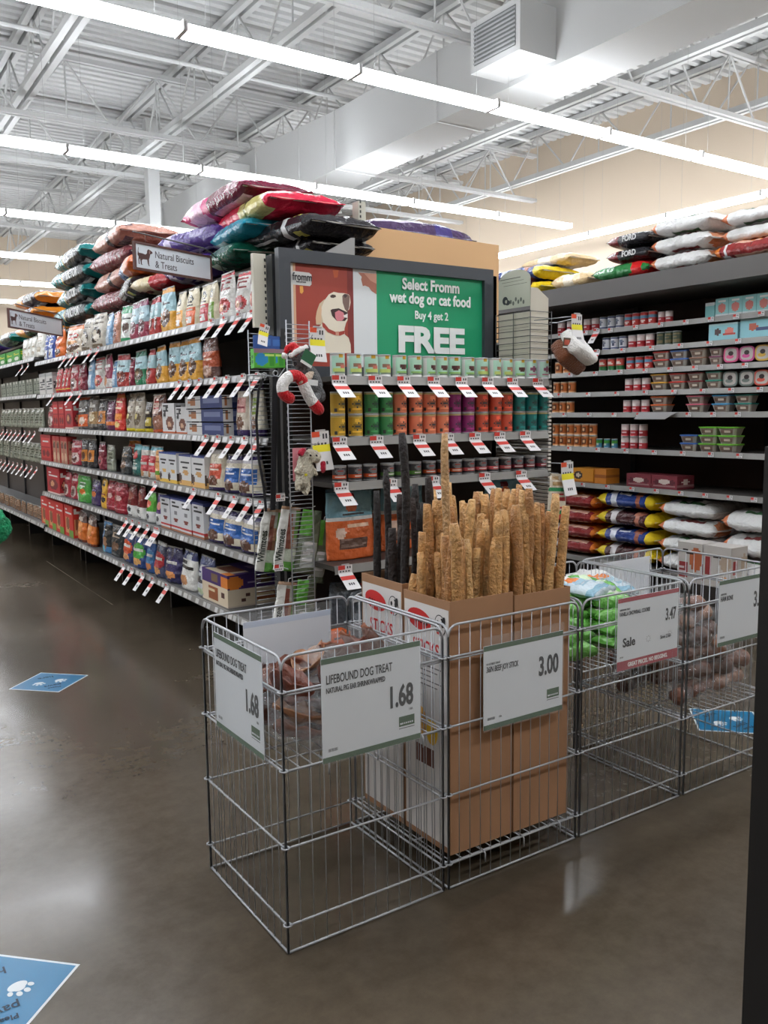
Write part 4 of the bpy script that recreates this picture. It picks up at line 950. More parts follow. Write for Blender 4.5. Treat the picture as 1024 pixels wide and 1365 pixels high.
CM = {k: can_mesh(CR_, CH_, pat(b, *l)).mesh('food_can', TIN, True) for k, (b, l) in CANK.items()}
CML = {k: can_mesh(.033, .073, pat(*((CANK[k][0],) + tuple(CANK[k][1])))).mesh('food_can', TIN, True) for k in CANK if k[:2] == 'lo'}
LID = MB().lathe([(.0335, 0), (.0335, .0015), (.0315, .002), (.031, -.001), (.012, -.0012)], 20, col=(200, 202, 204)).mesh('lid', METAL, True)
names = {'white_a': 'white can with pale salmon picture', 'white_b': 'white can with dark red picture', 'white_c': 'white can with purple picture', 'yellow': 'mustard yellow can', 'green': 'green can', 'peach': 'peach orange can', 'purple': 'magenta can', 'red': 'brick red can', 'teal': 'dark teal can', 'lo_orange': 'dark can with orange band', 'lo_green': 'dark can with green band', 'lo_pink': 'dark can with pink band', 'lo_red': 'dark can with crimson band'}
def can(k, px, z, row, cnt, tot, low=False, h=CH_, y=3.345):
    h = .073 if low else h
    o = link('food_can', (CML if low else CM)[k]); o.location = (XE(px, y, 520), y + rnd.uniform(-.003, .003), z)
    o.rotation_euler = (0, 0, rnd.uniform(-.4, .4))
    l_ = link('lid', LID, o); l_.location = (0, 0, h - .001)
    tag(o, f'{names[k]}, {cnt}', 'food can', f'{names[k]}s on the can display')
top = [(450, 'white_a'), (473, 'white_a'), (495, 'white_a'), (512, 'white_a'), (533, 'white_b'), (553, 'white_b'), (572, 'white_b'), (588, 'white_b'), (605, 'white_b'), (624, 'white_b'), (642, 'white_a'), (659, 'white_a'), (675, 'white_a'), (691, 'white_b'), (707, 'white_c'), (723, 'white_c')]
mid = [(450, 'yellow'), (473, 'yellow'), (495, 'green'), (514, 'green'), (533, 'peach'), (554, 'peach'), (572, 'peach'), (589, 'peach'), (606, 'purple'), (624, 'purple'), (642, 'red'), (660, 'red'), (675, 'red'), (692, 'teal'), (708, 'teal'), (724, 'teal')]
low = [(450, 'lo_orange'), (472, 'lo_orange'), (492, 'lo_orange'), (515, 'lo_green'), (533, 'lo_green'), (552, 'lo_green'), (572, 'lo_orange'), (590, 'lo_orange'), (607, 'lo_orange'), (624, 'lo_pink'), (641, 'lo_pink'), (657, 'lo_pink'), (673, 'lo_pink'), (690, 'lo_red'), (706, 'lo_red'), (722, 'lo_red')]
pos_ = lambda i: f'{ORD[i]} from the left'
def spread(lst, y, r_):
    out = []; last = -9
    for px, k in lst:
        x = XE(px, y, 520); x = max(x, last + 2*r_ + .001); last = x; out.append((x, k))
    return out
for i, (x, k) in enumerate(spread(top, 3.345, CR_)):
    can(k, 500, 1.654, 0, f'{pos_(i)} on the highest can shelf', 16); o = bpy.data.objects[-1] if False else None
    COL.objects[-1].parent.location.x = x
for r_ in (0, 1):
    for i, (x, k) in enumerate(spread(mid, 3.345, CR_)):
        can(k, 500, 1.382 + r_ * (CH_ + .001), r_, f'{pos_(i)}, {("lower", "upper")[r_]} layer, middle can shelf', 16)
        COL.objects[-1].parent.location.x = x
for i, (x, k) in enumerate(spread(low, 3.345, .033)):
    can(k, 500, 1.180, 0, f'{pos_(i)} on the lowest can shelf', 16, True)
    COL.objects[-1].parent.location.x = x

# ------------------------------------------------------------------ sacks piled above the aisle shelving
SK = {
 'teal': (pat((24,112,112), R(.42,0,.9,1,(40,44,46)), T(.46,.1,.86,.26,(220,222,222),1,6), T(.46,.74,.86,.9,(220,222,222),1,6), R(.38,0,.42,1,(170,150,90))), 'teal and black kibble sack'),
 'orange': (pat((216,136,44), R(.45,0,.92,1,(60,40,50)), T(.5,.1,.88,.3,(220,220,220),1,6), T(.5,.7,.88,.9,(220,220,220),1,6)), 'orange and plum kibble sack'),
 'brown': (pat((176,122,104), R(.55,0,.66,1,(50,40,40)), R(.1,.3,.5,.7,(140,60,60)), T(.7,.1,.95,.4,(90,60,70),2)), 'dusty pink and brown kibble sack'),
 'maroon': (pat((120,60,66), R(.2,.2,.5,.8,(196,150,140)), T(.55,.1,.95,.4,(220,200,190),2), R(.0,.0,.1,1,(190,140,130))), 'dark red and pink kibble sack'),
 'blue': (pat((40,84,128), R(.5,0,1,1,(206,100,50)), R(.44,0,.5,1,(200,200,206))), 'blue and orange kibble sack'),
 'black': (pat((36,34,38), T(.12,.02,.5,.18,(200,202,206),2,7), R(.62,.02,.7,.16,(200,200,200)), E(.8,.1,.05,.06,(200,190,90)), T(.12,.8,.5,.96,(200,202,206),2,7)), 'glossy black kibble sack'),
 'creamred': (pat((210,196,160), R(.5,0,1,1,(176,30,40)), T(.1,.1,.4,.4,(120,60,50),2)), 'cream and red kibble sack'),
 'magenta': (pat((200,36,110), R(.5,0,1,1,(110,30,56)), T(.52,.02,.95,.2,(224,180,200),1,8), E(.3,.1,.14,.16,(230,190,210)), T(.52,.8,.95,.96,(224,180,200),1,8)), 'magenta and maroon kibble sack'),
 'crimson': (pat((206,34,66), T(.06,.02,.3,.2,(226,200,206),1,5), R(.5,.02,.9,.16,(200,190,120)), E(.6,.1,.08,.08,(120,120,60))), 'crimson pink kibble sack'),
 'purple': (pat((76,52,130), T(.3,.1,.8,.4,(190,180,210),3,6), E(.2,.2,.1,.2,(200,190,220))), 'purple foil kibble sack'),
 'skyteal': (pat((20,134,160), T(.04,.02,.4,.3,(210,226,232),2,6)), 'bright teal kibble sack'),
 'dkgreen': (pat((18,84,66), T(.04,.02,.4,.3,(190,210,204),2,6)), 'dark green kibble sack'),
 'plum': (pat((70,50,84), R(.6,.0,.75,.4,(60,50,110)), T(.1,.02,.5,.3,(190,180,200),2,6)), 'black and violet kibble sack'),
 'white': (pat((216,216,214), T(.34,.02,.78,.17,(130,66,66),1,9), E(.06,.1,.06,.14,(206,120,80)), T(.1,.14,.3,.22,(90,90,90),2,4), E(.94,.3,.05,.2,(200,130,90))), 'red lettered white kibble sack'),
 'whitegreen': (pat((216,216,214), T(.34,.02,.78,.17,(80,120,84),1,9), E(.06,.1,.06,.14,(206,120,80)), T(.1,.14,.3,.22,(90,90,90),2,4)), 'green lettered white kibble sack'),
 'rust': (pat((206,112,40), R(.12,.0,.9,.14,(128,36,36)), T(.3,.02,.8,.12,(206,160,140),1,8), E(.2,.12,.07,.1,(206,206,206))), 'orange and dark red kibble sack'),
 'yblue': (pat((36,58,122), R(0,0,.2,1,(224,196,40)), R(.84,0,1,1,(224,196,40)), E(.32,.12,.07,.14,(210,214,224)), E(.72,.12,.07,.12,(150,90,70)), T(.42,.04,.6,.1,(210,210,220),1,5), T(.02,.05,.18,.2,(120,40,40),2,4)), 'yellow ended blue kibble sack'),
 'ybrown': (pat((70,36,36), R(0,0,.2,1,(224,196,40)), R(.84,0,1,1,(224,196,40)), E(.32,.12,.07,.14,(210,204,204)), E(.72,.12,.08,.12,(170,110,90)), T(.02,.05,.18,.2,(120,40,40),2,4)), 'yellow ended brown kibble sack'),
 'blackred': (pat((50,50,54), R(.0,.0,.3,.2,(110,36,40))), 'flat black kibble sack'),
 'mixed': (pat((206,204,196), R(0,0,1,.12,(40,120,60)), E(.8,.2,.2,.2,(196,36,36)), T(.2,.1,.8,.3,(180,60,60),2,7)), 'white, red and green sack'),
 'beige': (pat((214,186,140), E(.5,.2,.3,.2,(226,214,190)), T(.3,.02,.7,.2,(120,150,90),1,7)), 'beige kibble sack'),
}
SMC = {}
def put_sack(k, loc, w, l, t, rz, where, grp, cat='kibble bag', rx=0, ry=0, seam=True, lump=.5):
    key = (k, w, l, t)
    if key not in SMC: SMC[key] = [sack(w, l, t, SK[k][0], seed=len(SMC)*3.1 + 2 + q*17, lump=lump).mesh('kibble_sack', FOIL, True) for q in (0, 1)]
    me = SMC[key][rnd.randrange(2)]
    o = link('kibble_sack', me, None, loc); o.rotation_euler = (rx, ry, rz)
    if seam:
        for s_ in (-1, 1):
            m = MB(); m.box(s_*l*.485 - .006, s_*l*.485 + .006, -w*.44, w*.44, t/2 - .004, t/2 + .004, (180, 176, 166)); m.build('stitched_seam', PAPER, o)
    return tag(o, f'{SK[k][1]} {where}', cat, grp)
G1 = 'kibble sacks piled on top of the aisle shelving'
Q = -PI/2
for i in range(4):
  vt = put_sack('teal', (2.25 + .02*(i % 2), 8.05 + .04*(i % 2), 2.30 + i*.165), .5, 1.15, .17, Q + .04*(-1)**i, f'in the far overhead stack, {ORD[i]} from its bottom', G1)
  text('VICTOR', .10, None, vt, (.04, -.258, .05), squeeze=.9, bold=.003, col=(226, 228, 228))
for i, k in enumerate(('maroon', 'brown', 'maroon', 'brown')): put_sack(k, (2.27, 6.88 + .03*(i % 2), 2.30 + i*.155), .5, .95, .16, Q + .05*(-1)**i, f'beside the teal stack, {ORD[i]} from bottom', G1)
for i, k in enumerate(('black', 'blue')): put_sack(k, (2.14 , 6.18, 2.30 + i*.15), .42, .66, .15, Q - .2, f'above the yellow and pale blue bags', G1)
put_sack('creamred', (2.12, 5.66, 2.30), .4, .6, .11, Q + .15, 'lying behind the large category sign', G1, ry=0)
for i in range(3):
  vt = put_sack('orange', (2.2, 9.6, 2.30 + i*.15), .5, .95, .15, Q + .05*(-1)**i, f'left of the teal stack, {ORD[i]} from bottom', G1)
  text('VICTOR', .085, None, vt, (.04, -.258, .045), squeeze=.9, bold=.003, col=(226, 228, 228))
put_sack('teal', (2.2, 10.9, 2.30), .5, .95, .15, Q, 'lying alone at the far left above the green boxes', G1)
put_sack('purple', (2.2, 12.1, 2.30), .5, .95, .15, Q, 'farthest left above the aisle', G1)
put_sack('purple', (2.2, 5.12, 2.30), .5, .62, .15, Q + .1, 'at the left foot of the near pile', G1)
put_sack('purple', (2.16, 5.02, 2.45), .46, .7, .14, Q + .25, 'crumpled under the magenta one', G1)
put_sack('dkgreen', (2.2, 4.55, 2.30), .5, .48, .12, Q - .1, 'at the bottom of the near pile', G1)
put_sack('skyteal', (2.22, 4.48, 2.42), .5, .62, .11, Q - .1, 'in the middle of the near pile', G1)
put_sack('magenta', (2.2, 4.72, 2.60), .46, 1.0, .15, Q - .04, 'topmost of the near pile, beneath the lamps', G1, rx=0)
put_sack('crimson', (2.24, 4.38, 2.50), .46, .85, .13, Q - .08, 'just under the magenta one', G1)
put_sack('black', (2.30, 4.12, 2.36), .46, .72, .13, Q + .05, 'lying over the near end of the pile', G1)
put_sack('black', (2.36, 4.07, 2.30), .42, .4, .09, Q + .02, 'lowest at the near end of the pile', G1)
put_sack('plum', (3.05, 4.35, 2.44), .5, .82, .15, .02, 'lying behind the tan board', 'kibble sacks on the rear shelving', rx=0)
put_sack('plum', (2.98, 4.37, 2.29), .5, .82, .15, .0, 'hidden below the other behind the tan board', 'kibble sacks on the rear shelving')
COL.objects[-1]

# ------------------------------------------------------------------ hanging category signs
DOGP = [(0,.55),(.03,.80),(.06,.98),(.09,.95),(.06,.76),(.09,.66),(.30,.66),(.52,.62),(.62,.70),(.64,.86),(.72,.96),(.84,.92),(.98,.84),(1.0,.76),(.9,.70),(.84,.68),(.80,.50),(.74,.36),(.74,.06),(.80,0),(.70,0),(.66,.10),(.62,.34),(.34,.32),(.26,.24),(.26,.06),(.32,0),(.20,0),(.17,.22),(.14,.34),(.10,.28),(.10,.08),(.14,.02),(.05,.02),(.04,.26),(.06,.44)]
def cat_sign(a, b, za, h, label):
    a, b = Vector((a[0], a[1], 0)), Vector((b[0], b[1], 0)); w = (b - a).length; c = (a + b) / 2; ang = math.atan2(b.y - a.y, b.x - a.x)
    t = thing('category_sign', label, 'sign', (c.x, c.y, za), ang, 'brown framed category signs over the aisle')
    m = MB(); fr = .011; br = (88, 58, 54)
    for q in ((-w/2, w/2, 0, fr), (-w/2, w/2, h - fr, h), (-w/2, -w/2 + fr, fr, h - fr), (w/2 - fr, w/2, fr, h - fr)): m.box(q[0], q[1], -.008, .008, q[2], q[3], br)
    m.build('sign_frame', PAINT, t)
    m = MB(); m.box(-w/2 + fr, w/2 - fr, -.004, .004, fr, h - fr, (208, 214, 220)); f = m.build('sign_panel', PAINT, t)
    s = h * .62; m = MB(); m.poly([(-w/2 + .022 + p[0]*s*1.15, h*.2 + p[1]*s) for p in DOGP], (74, 46, 44), .0046); m.ell(-w/2 + .022 + .80*s*1.15, h*.2 + .8*s, s*.05, s*.12, (140, 110, 104), .0052, 10, -.2)
    m.build('dog_emblem', PAINT, t)
    text('Natural Biscuits', h*.36, None, f, (-w/2 + .022 + s*1.32, -.0046, h*.53), squeeze=.98 * w / .54 * .14 / h * .86, bold=.0002, col=(84, 80, 84))
    text('& Treats', h*.36, None, f, (-w/2 + .022 + s*1.32, -.0046, h*.18), squeeze=.98 * w / .54 * .14 / h * .86, bold=.0002, col=(84, 80, 84))
    m = MB(); m.tube([(-w/2, 0, h + .045), (w/2 - .05, .0, h + .035), (w/2 + .02, .01, h + .02), (w/2 + .10, .03, h - .02), (w/2 + .16, .05, h - .07)], .004, 6, (90, 90, 90)); m.build('hanger_rod', STEEL, t)
    for x in (-w*.35, w*.35):
        m = MB(); m.tube([(x, 0, h), (x, 0, h + .042)], .0012, 4, (120, 120, 120)); m.build('hanger_wire', STEEL, t)
    return t
pa, pb = at(179, 363, 1, 4.33), at(282, 372, 1, 4.54)
cat_sign((pa.x, pa.y), (pb.x, pb.y), (pa.z + pb.z) / 2 , .138, 'larger brown framed white aisle sign with dog silhouette, hung by the purple sacks')
pa, pb = at(12, 441, 1, 6.98), at(83, 445, 1, 7.6)
cat_sign((pa.x, pa.y), (pb.x, pb.y), (pa.z + pb.z) / 2, .145, 'smaller looking, farther brown framed aisle sign at the left edge')

# ------------------------------------------------------------------ right hand gondola
XRF = 5.3
RZ = [2.12, 1.955, 1.79, 1.625, 1.46, 1.178, .885]
t = thing('can_aisle_shelving', 'tall shelving at right with cans, tubs and kibble sacks below', 'store shelving', (0, 0, 0))
m = MB(); m.box(5.83, 5.86, 2.4, 9.6, .1, 2.33, (62, 44, 36)); m.build('back_panel', STEEL, t)
for z in RZ: shelf_part(t, XRF, 5.825, 2.4, 9.6, z, '-X', tickets=0, col=(86, 82, 78))
shelf_part(t, XRF - .02, 5.825, 2.4, 9.6, .27, '-X', tickets=0, col=(96, 92, 86))
m = MB(); m.box(5.4, 5.82, 2.4, 9.6, 0, .24, (36, 34, 34)); m.build('base', STEEL, t)
m = MB(); m.add([(5.10,9.6,2.325),(5.10,2.4,2.325),(5.08,2.4,2.455),(5.08,9.6,2.455),(5.9,2.4,2.455),(5.9,9.6,2.455),(5.9,2.4,2.325),(5.9,9.6,2.325)], [(0,1,2,3),(3,2,4,5),(5,4,6,7),(0,7,6,1),(1,6,4,2),(0,3,5,7)], (112, 110, 108)); m.build('canopy', STEEL, t)
y = 2.42
while y < 9.7:
    m = MB(); m.box(5.79, 5.828, y - .02, y + .02, .1, 2.325, (30, 28, 28)); m.build('upright', STEEL, t); y += 1.22
def YR(px, py=560): return at(px, py, 0, 5.34).y
RK = {'redwhite': ((206,190,188), [R(0,0,1,.5,(176,44,52)), E(.5,.6,.24,.16,(222,214,210)), T(.3,.2,.7,.34,(226,200,200),1,5)]), 'whiteblue': ((206,208,214), [R(0,0,1,.16,(60,70,110)), R(0,.88,1,1,(70,80,120)), E(.5,.5,.14,.22,(70,76,100)), T(.3,.5,.7,.7,(110,120,140),2,4)]), 'redblue2': ((190,60,56), [R(0,.5,1,.8,(90,140,170)), E(.5,.3,.2,.14,(220,200,190))]), 'dkgreen2': ((60,74,60), [T(.1,.1,.9,.9,(110,100,70),3,5)]), 'greenred': ((196,80,70), [R(0,.0,1,.35,(40,110,60)), E(.5,.6,.26,.14,(220,210,200))]), 'amber': ((176,98,48), [E(.5,.5,.24,.26,(90,52,36)), E(.5,.5,.13,.14,(206,170,130)), R(0,.9,1,1,(206,170,130)), R(0,0,1,.1,(206,150,100))]), 'greenblue2': ((70,130,160), [R(0,.5,1,.9,(70,150,60)), E(.5,.4,.24,.14,(206,210,200))]), 'teal2': ((120,180,178), [E(.5,.5,.24,.2,(200,120,110)), R(0,.8,1,1,(200,206,206)), T(.2,.2,.8,.36,(230,230,226),1,5)])}
RKN = {'redwhite': 'red and white can', 'whiteblue': 'white can with navy bands', 'redblue2': 'red and blue can', 'dkgreen2': 'dark green can', 'greenred': 'green and red can', 'amber': 'amber brown can', 'greenblue2': 'small green and blue can', 'teal2': 'pale teal can'}
RM = {k: can_mesh(.033, .095, pat(b, *l), 20, 8).mesh('food_can', TIN, True) for k, (b, l) in RK.items()}
RLN = ['top', 'second', 'third', 'fourth', 'fifth', 'sixth', 'seventh']
def rcans(lv, k, p0, p1, n, rows=1, z=None, sc=1., note=''):
    ya, yb = YR(p0), YR(p1); st = (ya - yb) / n
    for i in range(n):
        s = min(sc, st / .067)
        for r_ in range(rows):
            o = link('food_can', RM[k]); o.scale = (s, s, sc); o.location = (XRF + .045, ya - st*(i + .5), RZ[lv] + .002 + r_*.096*sc); o.rotation_euler = (0, 0, Q + rnd.uniform(-.3, .3))
            w = '' if rows == 1 else (', lower layer', ', upper layer')[r_]
            tag(o, f'{RKN[k]} on {RLN[lv]} right shelf, {ORD[i]} from far end{w}{note}', 'food can', f'{RKN[k]}s on the {RLN[lv]} right hand shelf')
rcans(0, 'redwhite', 741, 765, 2, note=', leftmost pair'); rcans(0, 'redwhite', 776, 797, 2, note=', middle pair'); rcans(0, 'whiteblue', 797, 829, 3); rcans(0, 'redblue2', 830, 872, 4); rcans(0, 'redwhite', 874, 893, 2, sc=.85, note=', short pair')
rcans(1, 'whiteblue', 801, 834, 3); rcans(1, 'redwhite', 835, 870, 3); rcans(1, 'dkgreen2', 873, 905, 3)
rcans(2, 'greenred', 797, 831, 3); rcans(2, 'redblue2', 833, 869, 3)
rcans(3, 'amber', 737, 767, 3, z=0); rcans(3, 'redwhite', 832, 866, 3); rcans(4, 'amber', 736, 765, 3); rcans(4, 'redwhite', 830, 866, 3)
rcans(5, 'amber', 737, 796, 6, 2); rcans(5, 'greenblue2', 794, 825, 3, sc=.75); rcans(5, 'redwhite', 828, 864, 3, 2)
rcans(2, 'amber', 739, 760, 2)
# tubs
def tub_proto(c):
    m = MB()
    def ring(w, d, z): return [(-w, -d, z), (w, -d, z), (w, d, z), (-w, d, z)]
    def rr(w, d, z, n=4, r=.012):
        o = []
        for (sx, sy, a0) in ((1, -1, -PI/2), (1, 1, 0), (-1, 1, PI/2), (-1, -1, PI)):
            for q in range(n + 1):
                a = a0 + q/n*PI/2; o.append((sx*(w - r) + r*math.cos(a), sy*(d - r) + r*math.sin(a), z))
        return o
    a = rr(.038, .028, 0) + rr(.048, .036, .044); n = 20
    fs = [(i, (i+1) % n, n + (i+1) % n, n + i) for i in range(n)]; cs = []
    for i in range(n): cs.append((150, 140, 132) if i % 5 == 4 else (176, 170, 160))
    m.add(a, fs, cs); m.add(rr(.038, .028, 0), [tuple(range(n))[::-1]], (170, 164, 156))
    m.add([(-.03, -.0345, .012), (.03, -.0345, .012), (.032, -.0372, .034), (-.032, -.0372, .034)], [(0,1,2,3)], (120, 96, 84)); m.add([(-.012, -.0352, .016), (.02, -.0352, .016), (.02, -.0375, .030), (-.012, -.0375, .030)], [(0,1,2,3)], (206, 196, 180))
    b = m.mesh('food_tub', PLAST)
    m = MB(); a = rr(.051, .039, .043) + rr(.051, .039, .051); m.add(a, [(i, (i+1) % n, n + (i+1) % n, n + i) for i in range(n)] + [tuple(range(n, 2*n)), tuple(range(n))[::-1]], c)
    return b, m.mesh('tub_lid', PLAST)
TC = {'red': (196,60,50), 'blue': (70,110,180), 'brown': (150,110,90), 'purple': (120,60,90), 'yellow': (216,164,60), 'darkred': (130,50,54), 'green': (50,140,120), 'orange': (206,100,50), 'pink': (216,110,130), 'sky': (70,150,196), 'teal': (50,130,120), 'lime': (110,180,60), 'grey': (110,112,104)}
TP = {}
def tubs(lv, k, p0, p1, n=1, rows=2):
    if k not in TP: TP[k] = tub_proto(TC[k])
    ya, yb = YR(p0), YR(p1); st = (ya - yb) / n
    for i in range(n):
        s = min(1.5, st / .104)
        for r_ in range(rows):
            o = link('food_tub', TP[k][0]); o.scale = (s, s, 1.15); o.location = (XRF + .065, ya - st*(i+.5), RZ[lv] + .002 + r_*.0592); o.rotation_euler = (0, 0, Q)
            link('tub_lid', TP[k][1], o)
            tag(o, f'{k} lidded tub, {RLN[lv]} right shelf, {["bottom","second","top"][r_] if rows == 3 else ["lower","upper"][r_]} of its stack' + (f', {ORD[i]} stack' if n > 1 else ''), 'food tub', f'{k} lidded tubs on the {RLN[lv]} right hand shelf')
for a in ((2,'red',870,892),(2,'blue',893,916),(2,'brown',918,941),(2,'purple',943,961),(3,'yellow',868,890),(3,'red',892,914),(3,'darkred',916,937),(3,'green',940,962),(4,'orange',868,892),(4,'pink',916,940),(4,'sky',950,975),(4,'teal',980,1004),(5,'blue',909,932)): tubs(*a)
tubs(5, 'lime', 934, 986, 2, 3)
# tubs standing on their side
def side_tub(lv, px, k, c):
    m = MB(); n = 24; r = .062
    def se(rr, y): return [(rr*abs(math.cos(a))**.6*(1 if math.cos(a) > 0 else -1), y, r + rr*.92*abs(math.sin(a))**.6*(1 if math.sin(a) > 0 else -1)) for a in [2*PI*i/n for i in range(n)]]
    v = se(.046, .05) + se(.056, -.0) + se(.058, -.014) + se(.046, -.015); 
    fs = [(j*n+i, j*n+(i+1) % n, (j+1)*n+(i+1) % n, (j+1)*n+i) for j in range(3) for i in range(n)]
    m.add(v, [f[::-1] for f in fs] + [tuple(range(n))], c)
    o = m.build('food_tub', PLAST); o.location = (XRF + .05, YR(px), RZ[lv] + .002); o.rotation_euler = (0, 0, Q)
    m = MB(); m.add(se(.046, -.0155), [tuple(range(n))[::-1]], (196, 190, 184)); m.ell(.0, r + .008, .02, .016, (70, 60, 60), .0165, 12); m.ell(-.006, r - .014, .03, .014, c, .0162, 12); m.build('printed_lid', PLAST, o)
    tag(o, f'{k} rimmed tub stood on its side on the {RLN[lv]} right hand shelf', 'food tub', 'tubs stood on their sides')
for a in ((2,972,'left pink',(216,96,140)),(2,993,'right pink',(210,90,150)),(2,1014,'yellow',(216,176,80)),(3,972,'left grey',(130,140,134)),(3,994,'right grey',(120,130,124)),(3,1014,'salmon',(220,100,84))): side_tub(*a)
def rbox(lv, p0, p1, h, f, label, rows=1, d=.2, grp=None, n=1):
    ya, yb = YR(p0), YR(p1); st = (ya - yb) / n
    me = carton_box(st*.97, h, d, f).mesh('food_carton', PAPER)
    for i in range(n):
        o = link('food_carton', me); o.location = (XRF + .02 + d/2, ya - st*(i+.5), RZ[lv] + .002); o.rotation_euler = (0, 0, Q)
        tag(o, label + (f', {ORD[i]} from its far end' if n > 1 else ''), 'carton', grp)
rbox(1, 943, 982, .115, pat((150,206,216), E(.3,.5,.12,.2,(90,70,70)), E(.72,.5,.14,.22,(220,130,120)), T(.5,.2,.9,.4,(200,80,70),1,6), R(0,.9,1,1,(190,222,226))), 'pale blue flat carton on the second right hand shelf, left one')
rbox(1, 984, 1028, .13, pat((150,206,216), E(.4,.55,.14,.2,(200,110,90)), T(.5,.3,.95,.5,(80,90,130),1,7), R(0,.9,1,1,(190,222,226))), 'pale blue flat carton at the frame edge on the second right hand shelf')
rbox(0, 951, 1024, .12, pat((140,196,196), E(.5,.45,.3,.26,(200,120,110)), T(.2,.72,.8,.9,(226,226,222),1,5), R(0,0,1,.1,(200,210,210))), 'teal and pink food pack on the top right hand shelf', n=4, grp='teal packs on the top right hand shelf')
rbox(0, 938, 950, .10, pat((120,180,180), R(0,.8,1,1,(200,206,206))), 'narrow pale teal pack on the top right hand shelf')
rbox(6, 765, 795, .115, pat((206,136,34), E(.3,.5,.2,.3,(60,44,40)), E(.3,.5,.1,.16,(206,190,170)), R(0,.0,1,.1,(170,100,30))), 'orange yellow can multipack on the seventh right hand shelf')
rbox(6, 796, 812, .12, pat((190,116,34), R(0,.4,1,.6,(150,84,30))), 'narrow orange carton beside the yellow multipack', d=.16)
rbox(6, 839, 908, .10, pat((120,44,54), E(.5,.55,.2,.2,(206,190,180)), T(.05,.1,.95,.3,(150,110,110),1,8), E(.2,.5,.1,.2,(90,30,40)), E(.82,.5,.1,.2,(90,30,40))), 'dark red shrink pack on the seventh right hand shelf', n=2, grp='dark red shrink packs')
# small shelf tickets
for lv, z in enumerate(RZ):
    for i, px in enumerate(range(752 + 7*(lv % 3), 1022, 33 + 5*(lv % 2))):
        ptag('small', (XRF - .0155, YR(px), z - .001), Q, f'small ticket on the {RLN[lv]} right hand shelf edge, {ORD[i]} from left', 'small tickets on the right hand shelf edges', clip=False)
for i, (px, lv) in enumerate(((800, 0), (801, 1))): ptag('aisle', (XRF - .018, YR(px), RZ[lv] + .004), Q, f'red and white flag tag hanging from the {RLN[lv]} right hand shelf', 'flag tags at right', clip=True)
m = MB(); yq = YR(884); m.add([(XRF-.02, yq+.17, RZ[4]-.0), (XRF-.02, yq-.17, RZ[4]-.0), (XRF-.12, yq-.14, RZ[4]-.05), (XRF-.12, yq+.14, RZ[4]-.05)], [(0,1,2,3)], (150,150,150)); m.box(XRF-.022, XRF-.016, yq-.17, yq+.17, RZ[4]-.004, RZ[4]+.004, (140,140,140))
o = m.build('shelf_flap', PLAST); sm_ = o.modifiers.new('s', 'SOLIDIFY'); sm_.thickness = .003; tag(o, 'grey plastic card holder jutting from the fifth right hand shelf', 'card holder')
# kibble on the lowest right shelf
G2 = 'kibble sacks on the lowest right hand shelf'
for i in range(4): put_sack('rust', (5.54, 5.09, .275 + i*.128), .48, .52, .125, Q, f'in the left stack at lower right, {ORD[i]} from bottom', G2)
for i, k in enumerate(('ybrown','yblue','ybrown','yblue')): put_sack(k, (5.54, 4.53, .275 + i*.139), .48, .60, .13 + .02*(i == 3), Q, f'in the middle lower right stack, {ORD[i]} from bottom', G2)
for i in range(4): put_sack('white' if i % 2 == 0 else 'whitegreen', (5.54, 3.96, .275 + i*.134), .48, .50, .13, Q, f'in the white lower right stack, {ORD[i]} from bottom', G2)
for i in range(3): put_sack('white' if i % 2 else 'whitegreen', (5.54, 3.42, .275 + .0 + i*.172), .48, .50, .16, Q, f'in the rightmost stack, {ORD[i]} from bottom', G2)
f1 = pat((206,200,194), E(.75,.6,.26,.3,(196,110,70)), R(.06,.1,.4,.5,(160,60,60)), E(.3,.8,.1,.05,(60,50,50)), T(.1,.2,.36,.4,(220,200,200),2,4))
f2 = pat((206,200,194), R(.08,.3,.32,.7,(160,60,60)), E(.8,.6,.2,.2,(190,170,150)), E(.8,.14,.2,.12,(206,140,70)))
for i, (xa, xb) in enumerate(((941, 974), (976, 1014))):
    ya, yb = YR(xa), YR(xb); m = carton_box(ya - yb, .28, .18, (f1, f2)[i]); o = m.build('cat_food_carton', PAPER); o.location = (5.16, (ya + yb)/2, .29); o.rotation_euler = (0, 0, Q)
    m = MB(); m.rect(-.03, .2, .03, .215, (60, 50, 46), .0915); m.build('hand_hole', PAPER, o)
    o.location = (5.16, (ya + yb)/2, .275)
    tag(o, ('white carton with orange cat picture before the white sacks', 'white carton with red patch at the right, before the white sacks')[i], 'carton', 'white cartons before the kibble sacks')
m = MB(); m.box(5.06, 5.258, 3.2, 3.95, 0, .273, (60, 56, 54)); tag(m.build('display_plinth', STEEL), 'low dark plinth under the white cartons at right', 'plinth')
# on the canopy
G3 = 'kibble sacks on the right hand canopy'; CZ_ = 2.457
put_sack('rust', (5.38, 3.40, CZ_), .55, .56, .12, Q, 'at the right edge on the canopy', G3)
for i, k in enumerate(('white', 'white', 'whitegreen')): put_sack(k, (5.40, 3.96 + .0*i, CZ_ + i*.122), .55, .50, .125, Q, f'in the canopy stack, {ORD[i]} from bottom', G3)
put_sack('whitegreen', (5.45, 3.46, CZ_ + .23), .5, .46, .11, Q + .05, 'highest at the right edge on the canopy', G3)
put_sack('white', (5.45, 3.45, CZ_ + .12), .5, .46, .11, Q, 'between orange and green lettered ones on the canopy', G3)
for i in range(2):
    o = put_sack('blackred', (5.38, 4.42, CZ_ + .12 + i*.11), .5, .40, .10, Q, f'in the canopy pile, {("lower", "upper")[i]} of two', G3, lump=.1)
    text('FORD', .055, None, o, (-.02, -.262, .035), 'LEFT', squeeze=.9, bold=.002, col=(206, 206, 206))
put_sack('mixed', (5.38, 4.48, CZ_), .52, .56, .12, Q, 'under the black ones on the canopy', G3)
